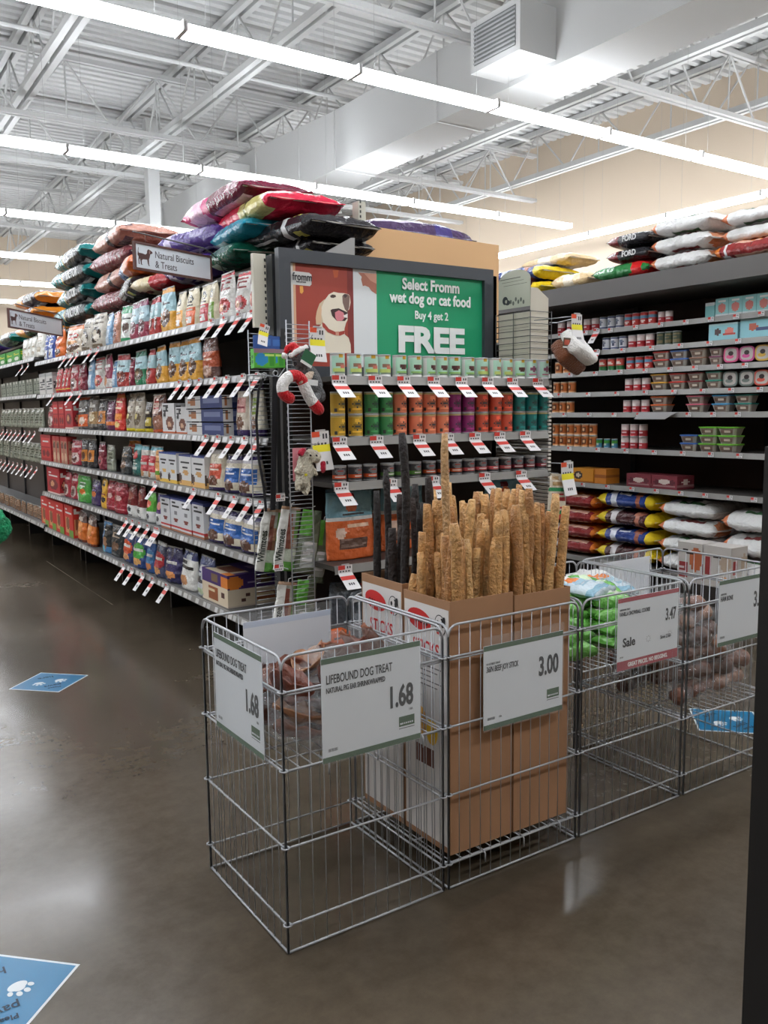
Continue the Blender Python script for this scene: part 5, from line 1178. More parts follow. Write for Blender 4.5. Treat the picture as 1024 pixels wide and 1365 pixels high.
put_sack('beige', (5.40, 5.02, CZ_), .5, .42, .12, Q, 'on the canopy between the mixed and blue ones', G3)
put_sack('yblue', (5.36, 5.62, CZ_ + .115), .5, .70, .13, Q, 'on the canopy above the cream display box', G3)
put_sack('ybrown', (5.36, 5.62, CZ_), .5, .66, .115, Q, 'lowest left on the canopy', G3)
put_sack('beige', (5.55, 5.5, CZ_ + .245), .4, .6, .1, Q, 'highest at the left on the canopy', G3)
for i in range(4): put_sack('beige', (5.4, 6.5 + .72*i, CZ_), .5, .62, .13, Q, f'farther back on the canopy, {ORD[i]} in line', G3)

# ------------------------------------------------------------------ wire wing panels at the left of the can display
def wing(x0, x1, y, z0, z1, step, label):
    t = thing('wire_wing_panel', label, 'wire panel', ((x0+x1)/2, y, 0)); c = (x1 - x0)/2
    m = MB()
    for x in (-c, c): m.tube([(x, 0, z0), (x, 0, z1)], .0032, 6)
    m.build('side_rod', METAL, t, True) if False else None
    for x in (-c, c):
        q = MB(); q.tube([(x, 0, z0), (x, 0, z1)], .0032, 6); q.build('side_rod', METAL, t, True)
    m = MB(); z = z0
    while z <= z1 + .001: m.tube([(-c, 0, z), (c, 0, z)], .0019, 5); z += step
    m.build('cross_wires', METAL, t, True)
    for x in (-c, c):
        q = MB(); q.box(x - .012, x + .012, -.012, .012, 0, z0, (90, 92, 94)); q.build('foot_post', STEEL, t)
    for z in (z0 + .2, z1 - .1):
        q = MB(); q.tube([(c, 0, z), (c + .04, .03, z)], .004, 6); q.build('bracket', METAL, t, True)
    return t
wing(1.78, 1.895, 3.42, .38, 1.90, .0195, 'narrow wire panel carrying the two plush toys, left of the cans')
wing(1.765, 1.885, 3.78, .45, 1.885, .0215, 'narrow wire panel with hanging green boxes beside the aisle shelf ends')
m = MB(); m.box(1.845, 1.895, 3.60, 3.625, .0, 1.88, (34, 36, 38))
t = m.build('black_slotted_post', STEEL)
q = MB()
for k in range(60): q.box(1.866, 1.874, 3.5988, 3.6, .08 + k*.03, .094 + k*.03, (120, 120, 120))
q.build('slots', STEEL, t); tag(t, 'black slotted upright between the two wire wing panels', 'post')
# leashes
def strap(name, pts, w, label, kind='leash'):
    m = MB(); vs = []
    for i, p in enumerate(pts): vs += [(p[0] - w/2, p[1], p[2]), (p[0] + w/2, p[1], p[2]), (p[0] + w/2, p[1] + .003, p[2]), (p[0] - w/2, p[1] + .003, p[2])]
    fs = []
    for i in range(len(pts) - 1):
        a = i*4
        for q in range(4): fs.append((a + q, a + (q+1) % 4, a + 4 + (q+1) % 4, a + 4 + q))
    fs.append((3, 2, 1, 0)); k = (len(pts)-1)*4; fs.append((k, k+1, k+2, k+3))
    m.add(vs, fs, (30, 30, 34)); o = m.build('leash_strap', mat('webbing', .8), None)
    m = MB(); p = pts[0]; m.tube([(p[0] + .012*math.cos(a*PI/6), p[1] - .002, p[2] + .008 + .012*math.sin(a*PI/6)) for a in range(12)], .003, 5, (150, 150, 150), closed=True); m.build('ring', METAL, o, True)
    return tag(o, label, 'leash')
def PL(px, py, Y): p = at(px, py, 1, Y); return (p.x, Y, p.z)
strap('leash', [PL(a, b, 3.55) for a, b in ((352, 503), (345, 520), (342, 560), (345, 610), (352, 650), (355, 682))], .012, 'thin black leash hanging in a curve at the left wire panel')
strap('leash', [PL(a, b, 3.56) for a, b in ((367, 500), (366, 560), (365, 620), (364, 680))], .026, 'wide black leash hanging straight beside the curved one')
m = MB(); m.tube([PL(330, 0*1+500, 3.55), PL(372, 502, 3.56), (1.86, 3.60, 1.70)], .003, 5); tag(m.build('peg_hook', METAL, None, True), 'long wire peg from which both black leashes hang', 'peg hook')
# boxed toys hanging
fb = pat((84,176,50), E(.35,.45,.3,.32,(40,140,196)), R(.7,.1,.95,.9,(60,150,44)), R(0,.8,1,1,(150,120,130)), T(.5,.6,.9,.72,(200,230,120),1,5), R(0,0,1,.08,(60,140,40)))
fs_ = pat((76,176,52), T(.2,.2,.8,.8,(30,110,40),5,3))
for i, (px, y) in enumerate(((351, 3.50), (364, 3.62), (372, 3.70))):
    p = at(px, 482, 1, y); m = carton_box(.10, .085, .05, fb, fs_); o = m.build('boxed_ball_toy', PAPER); o.location = (p.x, y, p.z - .03); o.rotation_euler = (0, 0, -.15)
    q = MB(); q.box(-.045, .045, -.004, .0, .085, .145, (44, 84, 150)); q.box(-.02, .035, -.0055, -.004, .10, .13, (60, 110, 180)); q.build('hang_card', PAPER, o)
    tag(o, ('green boxed toy with blue ball, nearest of those at the left wire panel', 'green boxed toy behind the front one on the left panel', 'rearmost green boxed toy on the left panel')[i], 'boxed toy', 'green boxed ball toys')
# yellow peg tags
def peg(px0, py0, px1, y, ang, label):
    p = at((px0 + px1)/2, py0, 1, y); s = abs(at(px1, py0, 1, y).x - at(px0, py0, 1, y).x) / .07
    o = ptag('peg', (p.x, y, p.z), 0, label, 'yellow banded tags on pegs'); o.scale = (s, s, s); o.rotation_euler = (0, ang, 0); return o
peg(347, 433, 360, 3.42, .25, 'tilted yellow banded price tag by the green boxes')
peg(413, 437, 433, 3.30, .03, 'yellow banded price tag over the red and grey plush toy')
peg(415, 575, 438, 3.30, -.06, 'yellow banded price tag above the white lamb plush toy')
peg(748, 616, 764, 3.22, -.04, 'yellow banded price tag right of the chew sticks')
peg(762, 419, 776, 3.12, .0, 'yellow banded price tag above the brown and white plush bed')
for px, py, n in ((374, 665, 'upper'), (372, 758, 'lower')):
    p = at(px, py, 1, 3.40); o = ptag('small', (p.x, 3.40, p.z + .02), 0, f'small red and white tag at the {n} row of twin chew packs', 'small tags on chew packs')
# ------------------------------------------------------------------ plush toys
def fuzzy(m, amt, sc, seed=0):
    m.v = [(v[0] + amt*noise.noise((v[0]*sc, v[1]*sc, v[2]*sc + seed)), v[1] + amt*noise.noise((v[0]*sc + 9, v[1]*sc, v[2]*sc + seed)), v[2] + amt*noise.noise((v[0]*sc, v[1]*sc + 5, v[2]*sc + seed))) for v in m.v]
    return m
def blob(pts, rs, col, n=16, sub=6):
    P_ = []; R_ = []
    for i in range(len(pts) - 1):
        for k in range(sub):
            s = k / sub; P_.append(Vector(pts[i]).lerp(Vector(pts[i+1]), s)); s2 = s*s*(3 - 2*s); R_.append(rs[i]*(1 - s2) + rs[i+1]*s2)
    P_.append(Vector(pts[-1])); R_.append(rs[-1])
    a, b = P_[0], P_[-1]; da = (P_[0] - P_[1]).normalized(); db = (P_[-1] - P_[-2]).normalized()
    pre = [(a + da*R_[0]*q, R_[0]*math.sqrt(max(0, 1 - q*q))) for q in (.99, .9, .7, .4)]; post = [(b + db*R_[-1]*q, R_[-1]*math.sqrt(max(0, 1 - q*q))) for q in (.4, .7, .9, .99)]
    m = MB(); m.tube([x[0] for x in pre] + P_ + [x[0] for x in post], [x[1] for x in pre] + R_ + [x[1] for x in post], n, col)
    return m
PY = 3.31
def K(px, py, dy=0): p = at(px, py, 1, PY + dy); return (p.x, PY + dy, p.z)
t = thing('koala_plush_toy', 'grey plush toy in a red santa hat hugging a striped candy cane', 'plush toy', K(405, 500))
base = Vector(K(405, 500))
def rel(p): return tuple(Vector(p) - base)
def bl(name, pts, rs, col, mt=PLUSH, fz=(.004, 90)):
    m = blob([rel(p) for p in pts], rs, col); fuzzy(m, *fz); return m.build(name, mt, t, True)
G_ = (122, 124, 126)
bl('body', [K(404, 488), K(414, 505), K(425, 528)], [.036, .044, .03], G_, mat('grey_heather_plush', .95, bump=(160, 1, .02), noisecol=(90, .5)))
bl('head', [K(398, 474, -.01), K(402, 480, -.012)], [.034, .036], G_, mat('grey_heather_plush', .95))
for s_ in (-1, 1): bl('ear', [K(397 + s_*11, 466, -.01), K(398 + s_*12, 464, -.01)], [.014, .012], (100, 102, 104), mat('grey_heather_plush', .95))
bl('nose', [K(393, 483, -.05), K(394, 486, -.05)], [.007, .008], (34, 32, 34)); 
bl('santa_hat', [K(394, 468, -.014), K(391, 463, -.012), K(384, 464, -.012), K(380, 471, -.012)], [.030, .022, .014, .008], (190, 28, 34)); bl('hat_trim', [K(388, 474, -.035), K(398, 467, -.04), K(408, 463, -.03)], [.010, .012, .010], (228, 226, 224)); bl('hat_pompom', [K(379, 474, -.012), K(379.5, 474.5, -.012)], [.013, .013], (232, 230, 228))
bl('arm', [K(415, 498, -.02), K(408, 505, -.05), K(402, 509, -.065)], [.018, .015, .013], (196, 176, 156))
bl('leg', [K(424, 522, 0), K(420, 533, -.04)], [.022, .02], G_, mat('grey_heather_plush', .95))
cane = [K(386, 531, -.055), K(377, 525, -.055), K(376, 512, -.055), K(384, 502, -.055), K(395, 500, -.055), K(403, 507, -.055), K(408, 520, -.055), K(415, 534, -.055), K(425, 546, -.055)]
cs = Vector(cane[0]); cp = [Vector(rel(p)) for p in cane]; fine = []
for i in range(len(cp) - 1):
    for k in range(4): fine.append(cp[i].lerp(cp[i+1], k/4))
fine.append(cp[-1])
for _ in range(2): fine = [fine[0]] + [(fine[i-1] + fine[i]*2 + fine[i+1]) / 4 for i in range(1, len(fine)-1)] + [fine[-1]]
m = MB(); n = len(fine)
da, db = (fine[0] - fine[1]).normalized(), (fine[-1] - fine[-2]).normalized()
pp = [fine[0] + da*.024*q for q in (.98, .8, .5)] + fine + [fine[-1] + db*.024*q for q in (.5, .8, .98)]; rr_ = [.024*math.sqrt(1-q*q) for q in (.98, .8, .5)] + [.025]*n + [.024*math.sqrt(1-q*q) for q in (.5, .8, .98)]
m.tube(pp, rr_, 16); m.c = [((190, 26, 34) if ((i // 16) // 8) % 2 == 0 else (230, 228, 226)) for i in range(len(m.f))]
m.build('candy_cane', PLUSH, t, True)
m = MB(); m.box(-.03, .03, -.002, 0, -.03, .02, (30, 92, 58)); m.box(-.028, .03, -.0045, -.002, -.042, -.03, (214, 216, 214)); o = m.build('swing_label', PAPER, t); o.location = Vector(rel(K(412, 475, -.06))); o.rotation_euler = (0, .5, 0)
m = MB(); m.box(-.024, .024, -.002, 0, -.012, .012, (222, 224, 224)); o = m.build('sewn_label', PAPER, t); o.location = Vector(rel(K(417, 510, -.075))); o.rotation_euler = (0, .1, 0)
# white lamb toy
base = Vector(K(408, 620)); t = thing('lamb_plush_toy', 'white fleecy lamb plush toy with red ears on a pink card', 'plush toy', tuple(base))
FL = mat('white_fleece', .95, bump=(110, 1, .02), col=(214, 206, 186))
bl('body', [K(408, 612, -.01), K(406, 630, -.01), K(404, 645, -.01)], [.034, .036, .028], (214, 206, 186), FL, (.014, 60))
bl('head', [K(416, 607, -.03), K(420, 610, -.035)], [.028, .026], (214, 206, 186), FL, (.01, 60))
for a_, b_ in (((404, 601), (401, 604)), ((431, 618), (430, 626))): bl('ear', [K(*a_, -.03), K(*b_, -.03)], [.012, .014], (176, 28, 56))
for a_, b_ in (((400, 640), (397, 650)), ((410, 645), (408, 656)), ((402, 620), (397, 628)), ((416, 625), (420, 630))): bl('leg', [K(*a_, -.02), K(*b_, -.025)], [.016, .014], (214, 206, 186), FL, (.008, 60))
for px in (414, 422): bl('eye', [K(px, 607, -.062), K(px + .3, 607.3, -.062)], [.004, .004], (30, 26, 26), fz=(0, 1))
m = MB(); m.box(-.028, .04, .0, .003, -.10, .045, (206, 130, 140)); o = m.build('backing_card', PAPER, t); o.location = (-.02, .03, .03); 
m = MB(); m.ell(0, 0, .008, .006, (206, 196, 40), .0, 12); o = m.build('sticker', PAPER, t); o.location = rel(K(408, 633, -.052))
for nm_, a_ in (('upper', K(404, 452, .0)), ('lower', K(412, 592, .0))):
    m = MB(); m.tube([(a_[0], 3.42, a_[2]), (a_[0], 3.24, a_[2]), (a_[0], 3.225, a_[2] + .012)], .0025, 5); tag(m.build('peg_hook', METAL, None, True), f'wire peg holding the {"grey" if nm_ == "upper" else "white"} plush toy', 'peg hook')
# twin chew packs on the wing panel
fw_ = pat((150,150,140), R(0,0,.4,1,(214,214,208)), R(.42,.3,.62,.9,(120,70,58)), R(.62,.2,.8,.7,(150,110,84)), R(.4,0,1,.16,(84,140,60)), R(.42,.16,1,.36,(176,184,166)), R(.8,.5,1,1,(90,130,60)), R(0,.93,1,1,(150,120,96)))
for i, (px, py, y) in enumerate(((352, 720, 3.62), (376, 718, 3.52), (404, 722, 3.50), (420, 735, 3.50), (372, 818, 3.52), (398, 815, 3.5))):
    f_ = fw_ if i not in (2, 3, 5) else pat((96,104,84), R(0,.6,.6,1,(92,160,60)), R(.2,.1,.9,.5,(160,164,156)), T(.3,.2,.8,.5,(220,220,220),4,4))
    p = at(px, py, 1, y); m = pouch(.10 if i not in (3,) else .08, .30, .03, f_, 14, 20, seed=i*3.3, crinkle=.02)
    o = m.build('twin_chew_pack', FOIL, None, True); o.location = (p.x, y, p.z - .15); o.rotation_euler = (0, .16, -.25)
    q = MB(); q.tube([(0, .0, .30), (0, .0, .315), (.012, .0, .32)], .002, 5, (210, 210, 210)); q.build('hang_loop', PLAST, o)
    if i < 2 or i == 4: text('Whimzees', .044, None, o, (-.018, -.022, .045), squeeze=.8, bold=.001, col=(30, 40, 30), rot=(0, -PI/2, 0))
    tag(o, ['white sided chew pack, left of the upper hanging row', 'white sided chew pack with green base, middle of the upper hanging row', 'clear green chew pack right of the upper row', 'thin clear chew pack at the panel edge', 'white sided chew pack in the lower hanging row', 'clear chew pack lowest at right on the wing panel'][i], 'chew pack', 'chew packs on the wing panels')
for px, py in ((376, 662), (404, 664), (376, 756)):
    p = at(px, py, 1, 3.5); m = MB(); m.tube([(p.x, 3.78 if px < 390 else 3.42, p.z), (p.x, 3.44, p.z)], .0025, 5); tag(m.build('peg_hook', METAL, None, True), f'wire peg above the {"lower" if py > 700 else ("left" if px < 390 else "right")} chew packs', 'peg hook')
# goods on the lower shelves of the can display
f_ = pat((110,152,166), R(0,0,1,.54,(206,100,50)), R(0,.54,1,.60,(206,206,204)), R(.22,.16,.78,.30,(96,72,62)), T(.24,.17,.76,.29,(130,106,96),4,12), E(.5,.76,.13,.09,(214,110,66)), T(.3,.62,.76,.66,(50,44,46),1,7), E(.24,.38,.1,.08,(220,190,170)), T(.38,.44,.86,.5,(230,190,160),1,7), R(.38,.86,.58,.92,(110,34,44)), R(0,.95,1,1,(60,84,96)))
for i, (px, y) in enumerate(((466, 3.44), (536, 3.52), (470, 3.60), (670, 3.46))):
    m = pouch(.265, .335, .09, f_, 34, 40, seed=4.4 + i, crinkle=.01, taper=.02); o = m.build('treat_pouch', FOIL, None, True); o.location = (XE(px, y, 700), y, .803); o.rotation_euler = (.0, 0, .03)
    q = MB(); q.box(-.125, .125, -.004, .004, .33, .336, (60, 84, 96)); q.build('zip_seal', FOIL, o)
    tag(o, ['blue and orange treat pouch in full view on the can display', 'blue and orange treat pouch partly hidden by the dark sticks', 'blue and orange treat pouch behind the front one', 'blue and orange treat pouch behind the tan sticks'][i], 'treat bag', 'blue and orange treat pouches')
f_ = pat((62,68,74), R(.8,.6,1,1,(136,34,44)), T(.5,.72,.8,.78,(200,200,200),1,6), R(.1,.05,.9,.5,(110,112,116)), E(.5,.3,.3,.16,(80,80,84)), R(0,.92,1,1,(50,56,62)))
for i, (px, y) in enumerate(((466, 3.42), (536, 3.46))):
    m = pouch(.25, .40, .12, f_, 24, 30, seed=9 + i, crinkle=.02); o = m.build('kibble_bag', FOIL, None, True); o.location = (XE(px, y, 820), y, .303); o.rotation_euler = (0, .0, .1)
    tag(o, ['dark grey bag with red corner below the blue and orange pouch', 'dark grey bag mostly hidden behind the cartons'][i], 'kibble bag', 'dark grey bags low on the can display')
m = carton_box(.10, .19, .10, pat((214,96,40), R(.1,.2,.5,.8,(206,84,30)), T(.15,.1,.5,.9,(90,40,30),6,2), R(.55,.0,.6,1,(160,60,30)), E(.8,.5,.12,.2,(236,140,70)))); o = m.build('orange_carton', PAPER); o.location = (XE(452, 3.30, 860), 3.32, .303); tag(o, 'small orange carton standing low on the can display behind the nearest bin', 'carton'); 
o.location = (XE(448, 3.34, 860) - .0, 3.345, .303)
# red, white and green bag at the right
p = at(741, 665, 1, 3.24); m = pouch(.13, .24, .04, pat((206,196,176), R(0,.62,1,.72,(40,130,80)), R(0,.0,1,.12,(180,50,50)), T(.1,.2,.9,.6,(170,60,60),4,6), T(.1,.74,.9,.94,(170,140,100),2,6), R(0,.14,1,.2,(50,140,90))), 18, 24, seed=8, crinkle=.02); o = m.build('holiday_treat_bag', FOIL, None, True); o.location = (p.x, 3.24, p.z - .11); o.rotation_euler = (0, .08, 0)
q = MB(); q.box(-.06, .06, -.003, .003, .236, .243, (206, 196, 176)); q.build('zip_seal', FOIL, o); tag(o, 'small red, white and green treat bag hanging right of the sticks', 'treat bag')
m = MB(); m.tube([(p.x, 3.30, p.z + .135), (p.x, 3.225, p.z + .135)], .0025, 5); m.tube([(p.x, 3.30, p.z + .135), (3.282, 3.31, p.z + .135)], .0025, 5); tag(m.build('peg_hook', METAL, None, True), 'wire peg holding the red, white and green bag', 'peg hook')

# ------------------------------------------------------------------ cream display box in a wire basket
X0, X1, Y0, Y1 = 3.225, 3.355, 3.405, 3.655
t = thing('cream_display_box', 'cream cardboard dispenser with arched header showing a black and white dog drawing', 'display box', (X0, Y0, 1.656))
m = MB(); c = (204, 198, 182); m.box(0, X1-X0, 0, Y1-Y0, 0, .36, c)
m.add([(0, 0, .36), (X1-X0, 0, .36), (X1-X0, 0, .43), (.05, 0, .48), (0, 0, .48)], [(0,1,2,3,4)], c); m.add([(0, .003, .36), (X1-X0, .003, .36), (X1-X0, .003, .43), (.05, .003, .48), (0, .003, .48)], [(4,3,2,1,0)], c)
m.build('box_body', PAPER, t)
TT = Matrix.Translation((-.004, 0, 0)) @ Matrix.Rotation(-PI/2, 4, 'Z')
def hp(u, v): return (-u * (Y1 - Y0), v)
m = MB(); arch = [(.0, .385), (.0, .53)] + [(.5 - .5*math.cos(a*PI/12), .53 + .055*math.sin(a*PI/12)) for a in range(1, 12)] + [(1., .53), (1., .385)]
m.poly([hp(*p_) for p_ in arch], (186, 188, 172), 0, T=TT); m.poly([hp(*p_) for p_ in arch], (186, 188, 172), -.003, T=TT)
m.ell(-(1-.22)*(Y1-Y0), .43, .022, .022, (52, 54, 60), .0006, 14, T=TT); m.ell(-(1-.30)*(Y1-Y0), .418, .02, .014, (60, 62, 66), .0006, 12, T=TT); m.ell(-(1-.25)*(Y1-Y0), .425, .008, .01, (186, 188, 172), .001, 10, T=TT)
for q_ in range(3):
    m.poly([hp(.95 - .06*q_, .545 - q_*.018), hp(.2 - .1*q_ + .1, .545 - q_*.018), hp(.2 - .1*q_ + .1, .541 - q_*.018 + .002*(q_ > 0)), hp(.95 - .06*q_, .541 - q_*.018 + .002*(q_ > 0))], (90, 92, 84), .0006, T=TT)
for a_, b_ in ((.60, .42), (.52, .41), (.44, .43), (.36, .415), (.28, .425), (.2, .41)): m.ell(-a_*(Y1-Y0), b_, .008, .012, (100, 102, 96), .0006, 8, T=TT)
m.build('header_card', PAPER, t)
m = MB()
for q_ in range(7): m.rect(-(Y1-Y0) + .01, .05 + q_*.045, -.01, .052 + q_*.045, (130, 126, 112), .0008, T=TT)
m.build('tray_edges', PAPER, t)
t = thing('wire_basket', 'black wire basket around the cream display box', 'wire basket', (X0, Y0, 1.656))
for k in range(12):
    m = MB(); z = .004 + k*.032; m.tube([(-.012, -.012, z), (X1-X0+.012, -.012, z), (X1-X0+.012, Y1-Y0+.012, z), (-.012, Y1-Y0+.012, z)], .0021, 5, (60, 58, 56), closed=True); m.build('hoop', STEEL, t, True)
for x, y in ((-.012, -.012), (X1-X0+.012, -.012), (-.012, .12), (-.012, Y1-Y0+.012)):
    m = MB(); m.tube([(x, y, 0), (x, y, .36)], .0024, 5, (60, 58, 56)); m.build('upright_wire', STEEL, t, True)
m = MB(); m.box(3.262, 3.37, 3.39, 3.72, 1.625, 1.652, (90, 88, 86)); tag(m.build('bracket_shelf', STEEL), 'short shelf bracket under the cream display box', 'bracket')
# brown and white plush bed
c0 = at(765, 470, 1, 3.16); t = thing('plush_pet_bed', 'brown and white soft square plush hanging tilted before the right shelves', 'plush toy', tuple(c0), 0)
def rbx(w, d, h, r, col, z0, nm, fz):
    m = MB(); n = 6; pts = []
    N_ = 14; vs = []; fs = []
    for j in range(N_ + 1):
        ph = -PI/2 + PI*j/N_
        for i in range(24):
            a = 2*PI*i/24
            cx_ = abs(math.cos(a))**.35*(1 if math.cos(a) > 0 else -1); cy_ = abs(math.sin(a))**.35*(1 if math.sin(a) > 0 else -1)
            k = abs(math.cos(ph))**.35; zz_ = abs(math.sin(ph))**.6*(1 if math.sin(ph) > 0 else -1)
            vs.append((w/2*cx_*k, d/2*cy_*k, z0 + h/2*zz_))
    for j in range(N_):
        for i in range(24): fs.append((j*24+i, j*24+(i+1) % 24, (j+1)*24+(i+1) % 24, (j+1)*24+i))
    m.add(vs, fs, col); fuzzy(m, fz, 25); return m.build(nm, PLUSH, t, True)
rbx(.19, .15, .085, .03, (112, 66, 42), -.035, 'brown_base', .004); rbx(.20, .16, .075, .03, (226, 224, 220), .035, 'white_top', .008)
t.rotation_euler = (math.radians(46), math.radians(24), math.radians(6))
m = MB(); m.box(-.02, .02, -.001, .001, -.02, .03, (96, 84, 70)); m.box(-.014, .014, -.002, -.001, -.005, .02, (190, 90, 70)); m.box(-.02, .02, -.002, -.001, -.02, -.012, (226, 226, 222)); o = m.build('hang_label', PAPER, t); o.location = (-.11, -.03, .02)
o.rotation_euler = (-.6, -.5, 0)
m = MB(); pz = at(770, 440, 1, 3.16); m.tube([(pz.x - .02, 3.14, pz.z + .06), (3.40, 3.39, pz.z + .06), (3.36, 3.40, pz.z + .06)], .003, 5); tag(m.build('peg_hook', METAL, None, True), 'wire peg holding the brown and white plush', 'peg hook')

# ------------------------------------------------------------------ contents of the wire bins
EARC = [(112, 58, 40), (134, 80, 56), (84, 38, 28), (160, 112, 78), (100, 50, 38)]
PIG = mat('smoked_pig_ear', .32, bump=(30, .8, .01), noisecol=(20, .4))
WRAP = mat('shrink_wrap', .05, col=(235, 235, 235), alpha=.15, bump=(16, 1, .08), coat=1)
def ear_mesh(seed):
    m = MB(); n1, n2 = 14, 10; vs = []; r = random.Random(seed); b = r.uniform(.5, 1.4)
    for sgn in (1, -1):
        for i in range(n1 + 1):
            s = i / n1; w = .055 * math.sin(PI * min(1, s*1.02 + .0)) ** .6 * (1.15 - .5*s) + .002
            for j in range(n2 + 1):
                u = j / n2 * 2 - 1
                x = s*.19 - .095; y = u*w; z = b*(1.3*u*u*w + .16*(s - .5)**2) + .022*noise.noise((s*3 + seed, u*1.6, 0)) + .008*noise.noise((s*9 + seed, u*5, 2)) + sgn*.003
                vs.append((x, y, z))
    k = (n1+1)*(n2+1); fs = []
    for i in range(n1):
        for j in range(n2):
            a = i*(n2+1) + j; fs.append((a, a+n2+1, a+n2+2, a+1)); fs.append((k+a, k+a+1, k+a+n2+2, k+a+n2+1))
    for i in range(n1):
        a = i*(n2+1); fs.append((a, k+a, k+a+n2+1, a+n2+1)); a += n2; fs.append((a, a+n2+1, k+a+n2+1, k+a))
    for j in range(n2):
        fs.append((j, j+1, k+j+1, k+j)); a = n1*(n2+1)+j; fs.append((a, k+a, k+a+1, a+1))
    m.add(vs, fs, EARC[seed % 5]); return m.mesh('pig_ear', PIG, True)
def wrap_mesh(l, w, h, seed, mt=None, nm='shrink_wrap'):
    m = MB(); nx, ny = 16, 12; vs = []
    for sgn in (1, -1):
        for i in range(nx+1):
            for j in range(ny+1):
                u, v = i/nx*2-1, j/ny*2-1; e = (1-abs(u)**3)**.5*(1-abs(v)**3)**.5 if abs(u) < 1 and abs(v) < 1 else 0
                vs.append((u*l/2*(1+.06*noise.noise((v*2, seed, 1))), v*w/2*(1+.08*noise.noise((u*2, seed, 3))), sgn*h/2*e*(1+.5*noise.noise((u*3+seed, v*3, sgn)))  + .006*noise.noise((u*3, v*3, seed)) + sgn*.0004))
    k = (nx+1)*(ny+1); fs = []
    for i in range(nx):
        for j in range(ny): a = i*(ny+1)+j; fs += [(a, a+ny+1, a+ny+2, a+1), (k+a, k+a+1, k+a+ny+2, k+a+ny+1)]
    m.add(vs, fs, (230, 230, 230)); return m.mesh(nm, mt or WRAP, True)
ears = [ear_mesh(i) for i in range(6)]; wraps = [wrap_mesh(.20, .13, .07, i*2.2) for i in range(4)]
spots = []
for L_ in range(4):
    n_ = (12, 12, 8, 4)[L_]
    for i in range(n_): spots.append((L_, i, n_))
rr2 = random.Random(21)
for (L_, i, n_) in spots:
    if L_ < 2: x, y = 1.115 + .105*(i % 4) , 2.12 + .15*(i // 4)
    elif L_ == 2: x, y = 1.115 + .105*(i % 4), 2.15 + .18*(i // 4)
    else: x, y = 1.26 + .09*i, 2.30 + .03*i
    o = link('pig_ear', ears[rr2.randrange(6)], None, (x + rr2.uniform(-.015, .015), y + rr2.uniform(-.015, .015), .565 + L_*.048))
    o.rotation_euler = (rr2.uniform(-.35, .35), rr2.uniform(-.35, .35) - (.7 if L_ == 3 else 0), rr2.uniform(0, 6))
    o.scale = (.86, .86, .95); link('shrink_wrap', wraps[rr2.randrange(4)], o)
    tag(o, f'shrink-wrapped brown pig ear in the nearest bin, {("bottom", "second", "third", "top")[L_]} layer, {ORD[i]} from left', 'pig ear', 'wrapped pig ears in the nearest bin')
cook = [pat((112,176,84), R(.0,.6,1,1,(96,164,70)), T(.2,.62,.8,.9,(206,226,190),2,5), E(.5,.36,.34,.2,(196,206,180)), R(.1,.12,.9,.2,(214,224,204))),
        pat((190,206,214), R(0,.7,1,1,(222,222,220)), E(.5,.62,.3,.14,(222,130,70)), T(.2,.2,.8,.5,(150,180,196),3,5), R(0,0,1,.12,(130,170,190)))]
ckm = [pouch(.19, .27, .06, c_, 18, 24, seed=31 + i*5 + j*2, crinkle=.03).mesh('cookie_bag', FOIL, True) for i, c_ in enumerate(cook) for j in (0, 1)]
k = 0
for L_ in range(5):
    for i in range(4 if L_ < 4 else 3):
        x = 2.235 + .135*i + (.02 if L_ % 2 else 0); y = 2.10 + .08*(i % 2) + .03*L_; z = .625 + L_*.042
        w_ = 1 if (L_ >= 3 and i in (1, 2) and L_ == 4) or (L_ == 3 and i == 3) else 0
        o = link('cookie_bag', ckm[w_*2 + (i + L_) % 2], None, (x, y, z)); o.rotation_euler = (-PI/2 + rr2.uniform(-.12, .1) + .1, rr2.uniform(-.1, .1), rr2.uniform(-.5, .35))
        q = MB(); q.box(-.08, .08, -.003, .003, .262, .27, (200, 204, 200)); q.build('zip_seal', FOIL, o)
        tag(o, f'{("green", "white and blue")[w_]} cookie bag, {("bottom", "second", "third", "fourth", "top")[L_]} layer of its bin, {ORD[i]} from left', 'treat bag', 'cookie bags in the third bin')
BON = mat('smoked_bone', .5, bump=(40, .8, .01), noisecol=(25, .4)); wb = [wrap_mesh(.24, .11, .08, 50 + i*3) for i in range(3)]
def bone_mesh(seed):
    pts = [(-.09 + .18*i/10, .012*noise.noise((seed, i*.4, 0)), 0) for i in range(11)]; rs = [.022 + .014*abs(i/5 - 1)**2 + .003*noise.noise((i, seed, 2)) for i in range(11)]
    m = blob(pts, rs, rr2.choice([(150, 104, 76), (120, 74, 52), (170, 130, 96), (96, 60, 44)]), 12, 2); fuzzy(m, .008, 30, seed); return m.mesh('smoked_bone', BON, True)
bm_ = [bone_mesh(i) for i in range(5)]
for L_ in range(6):
    for i in range(5 if L_ < 3 else 4 if L_ < 5 else 2):
        x = 2.84 + .155*(i % 3) + .03*(L_ % 2) if L_ < 3 else 2.83 + .10*(i % 3); y = 2.12 + .22*(i // 3) + .02*L_; z = .36 + L_*.066
        o = link('smoked_bone', bm_[rr2.randrange(5)], None, (x, y, z)); o.rotation_euler = (rr2.uniform(-.2, .2), rr2.uniform(-.15, .15), rr2.uniform(-.6, .6))
        link('shrink_wrap', wb[rr2.randrange(3)], o)
        tag(o, f'wrapped brown bone in the farthest right bin, {ORD[L_]} layer up, {ORD[i]} from left', 'bone', 'wrapped bones in the fourth bin')

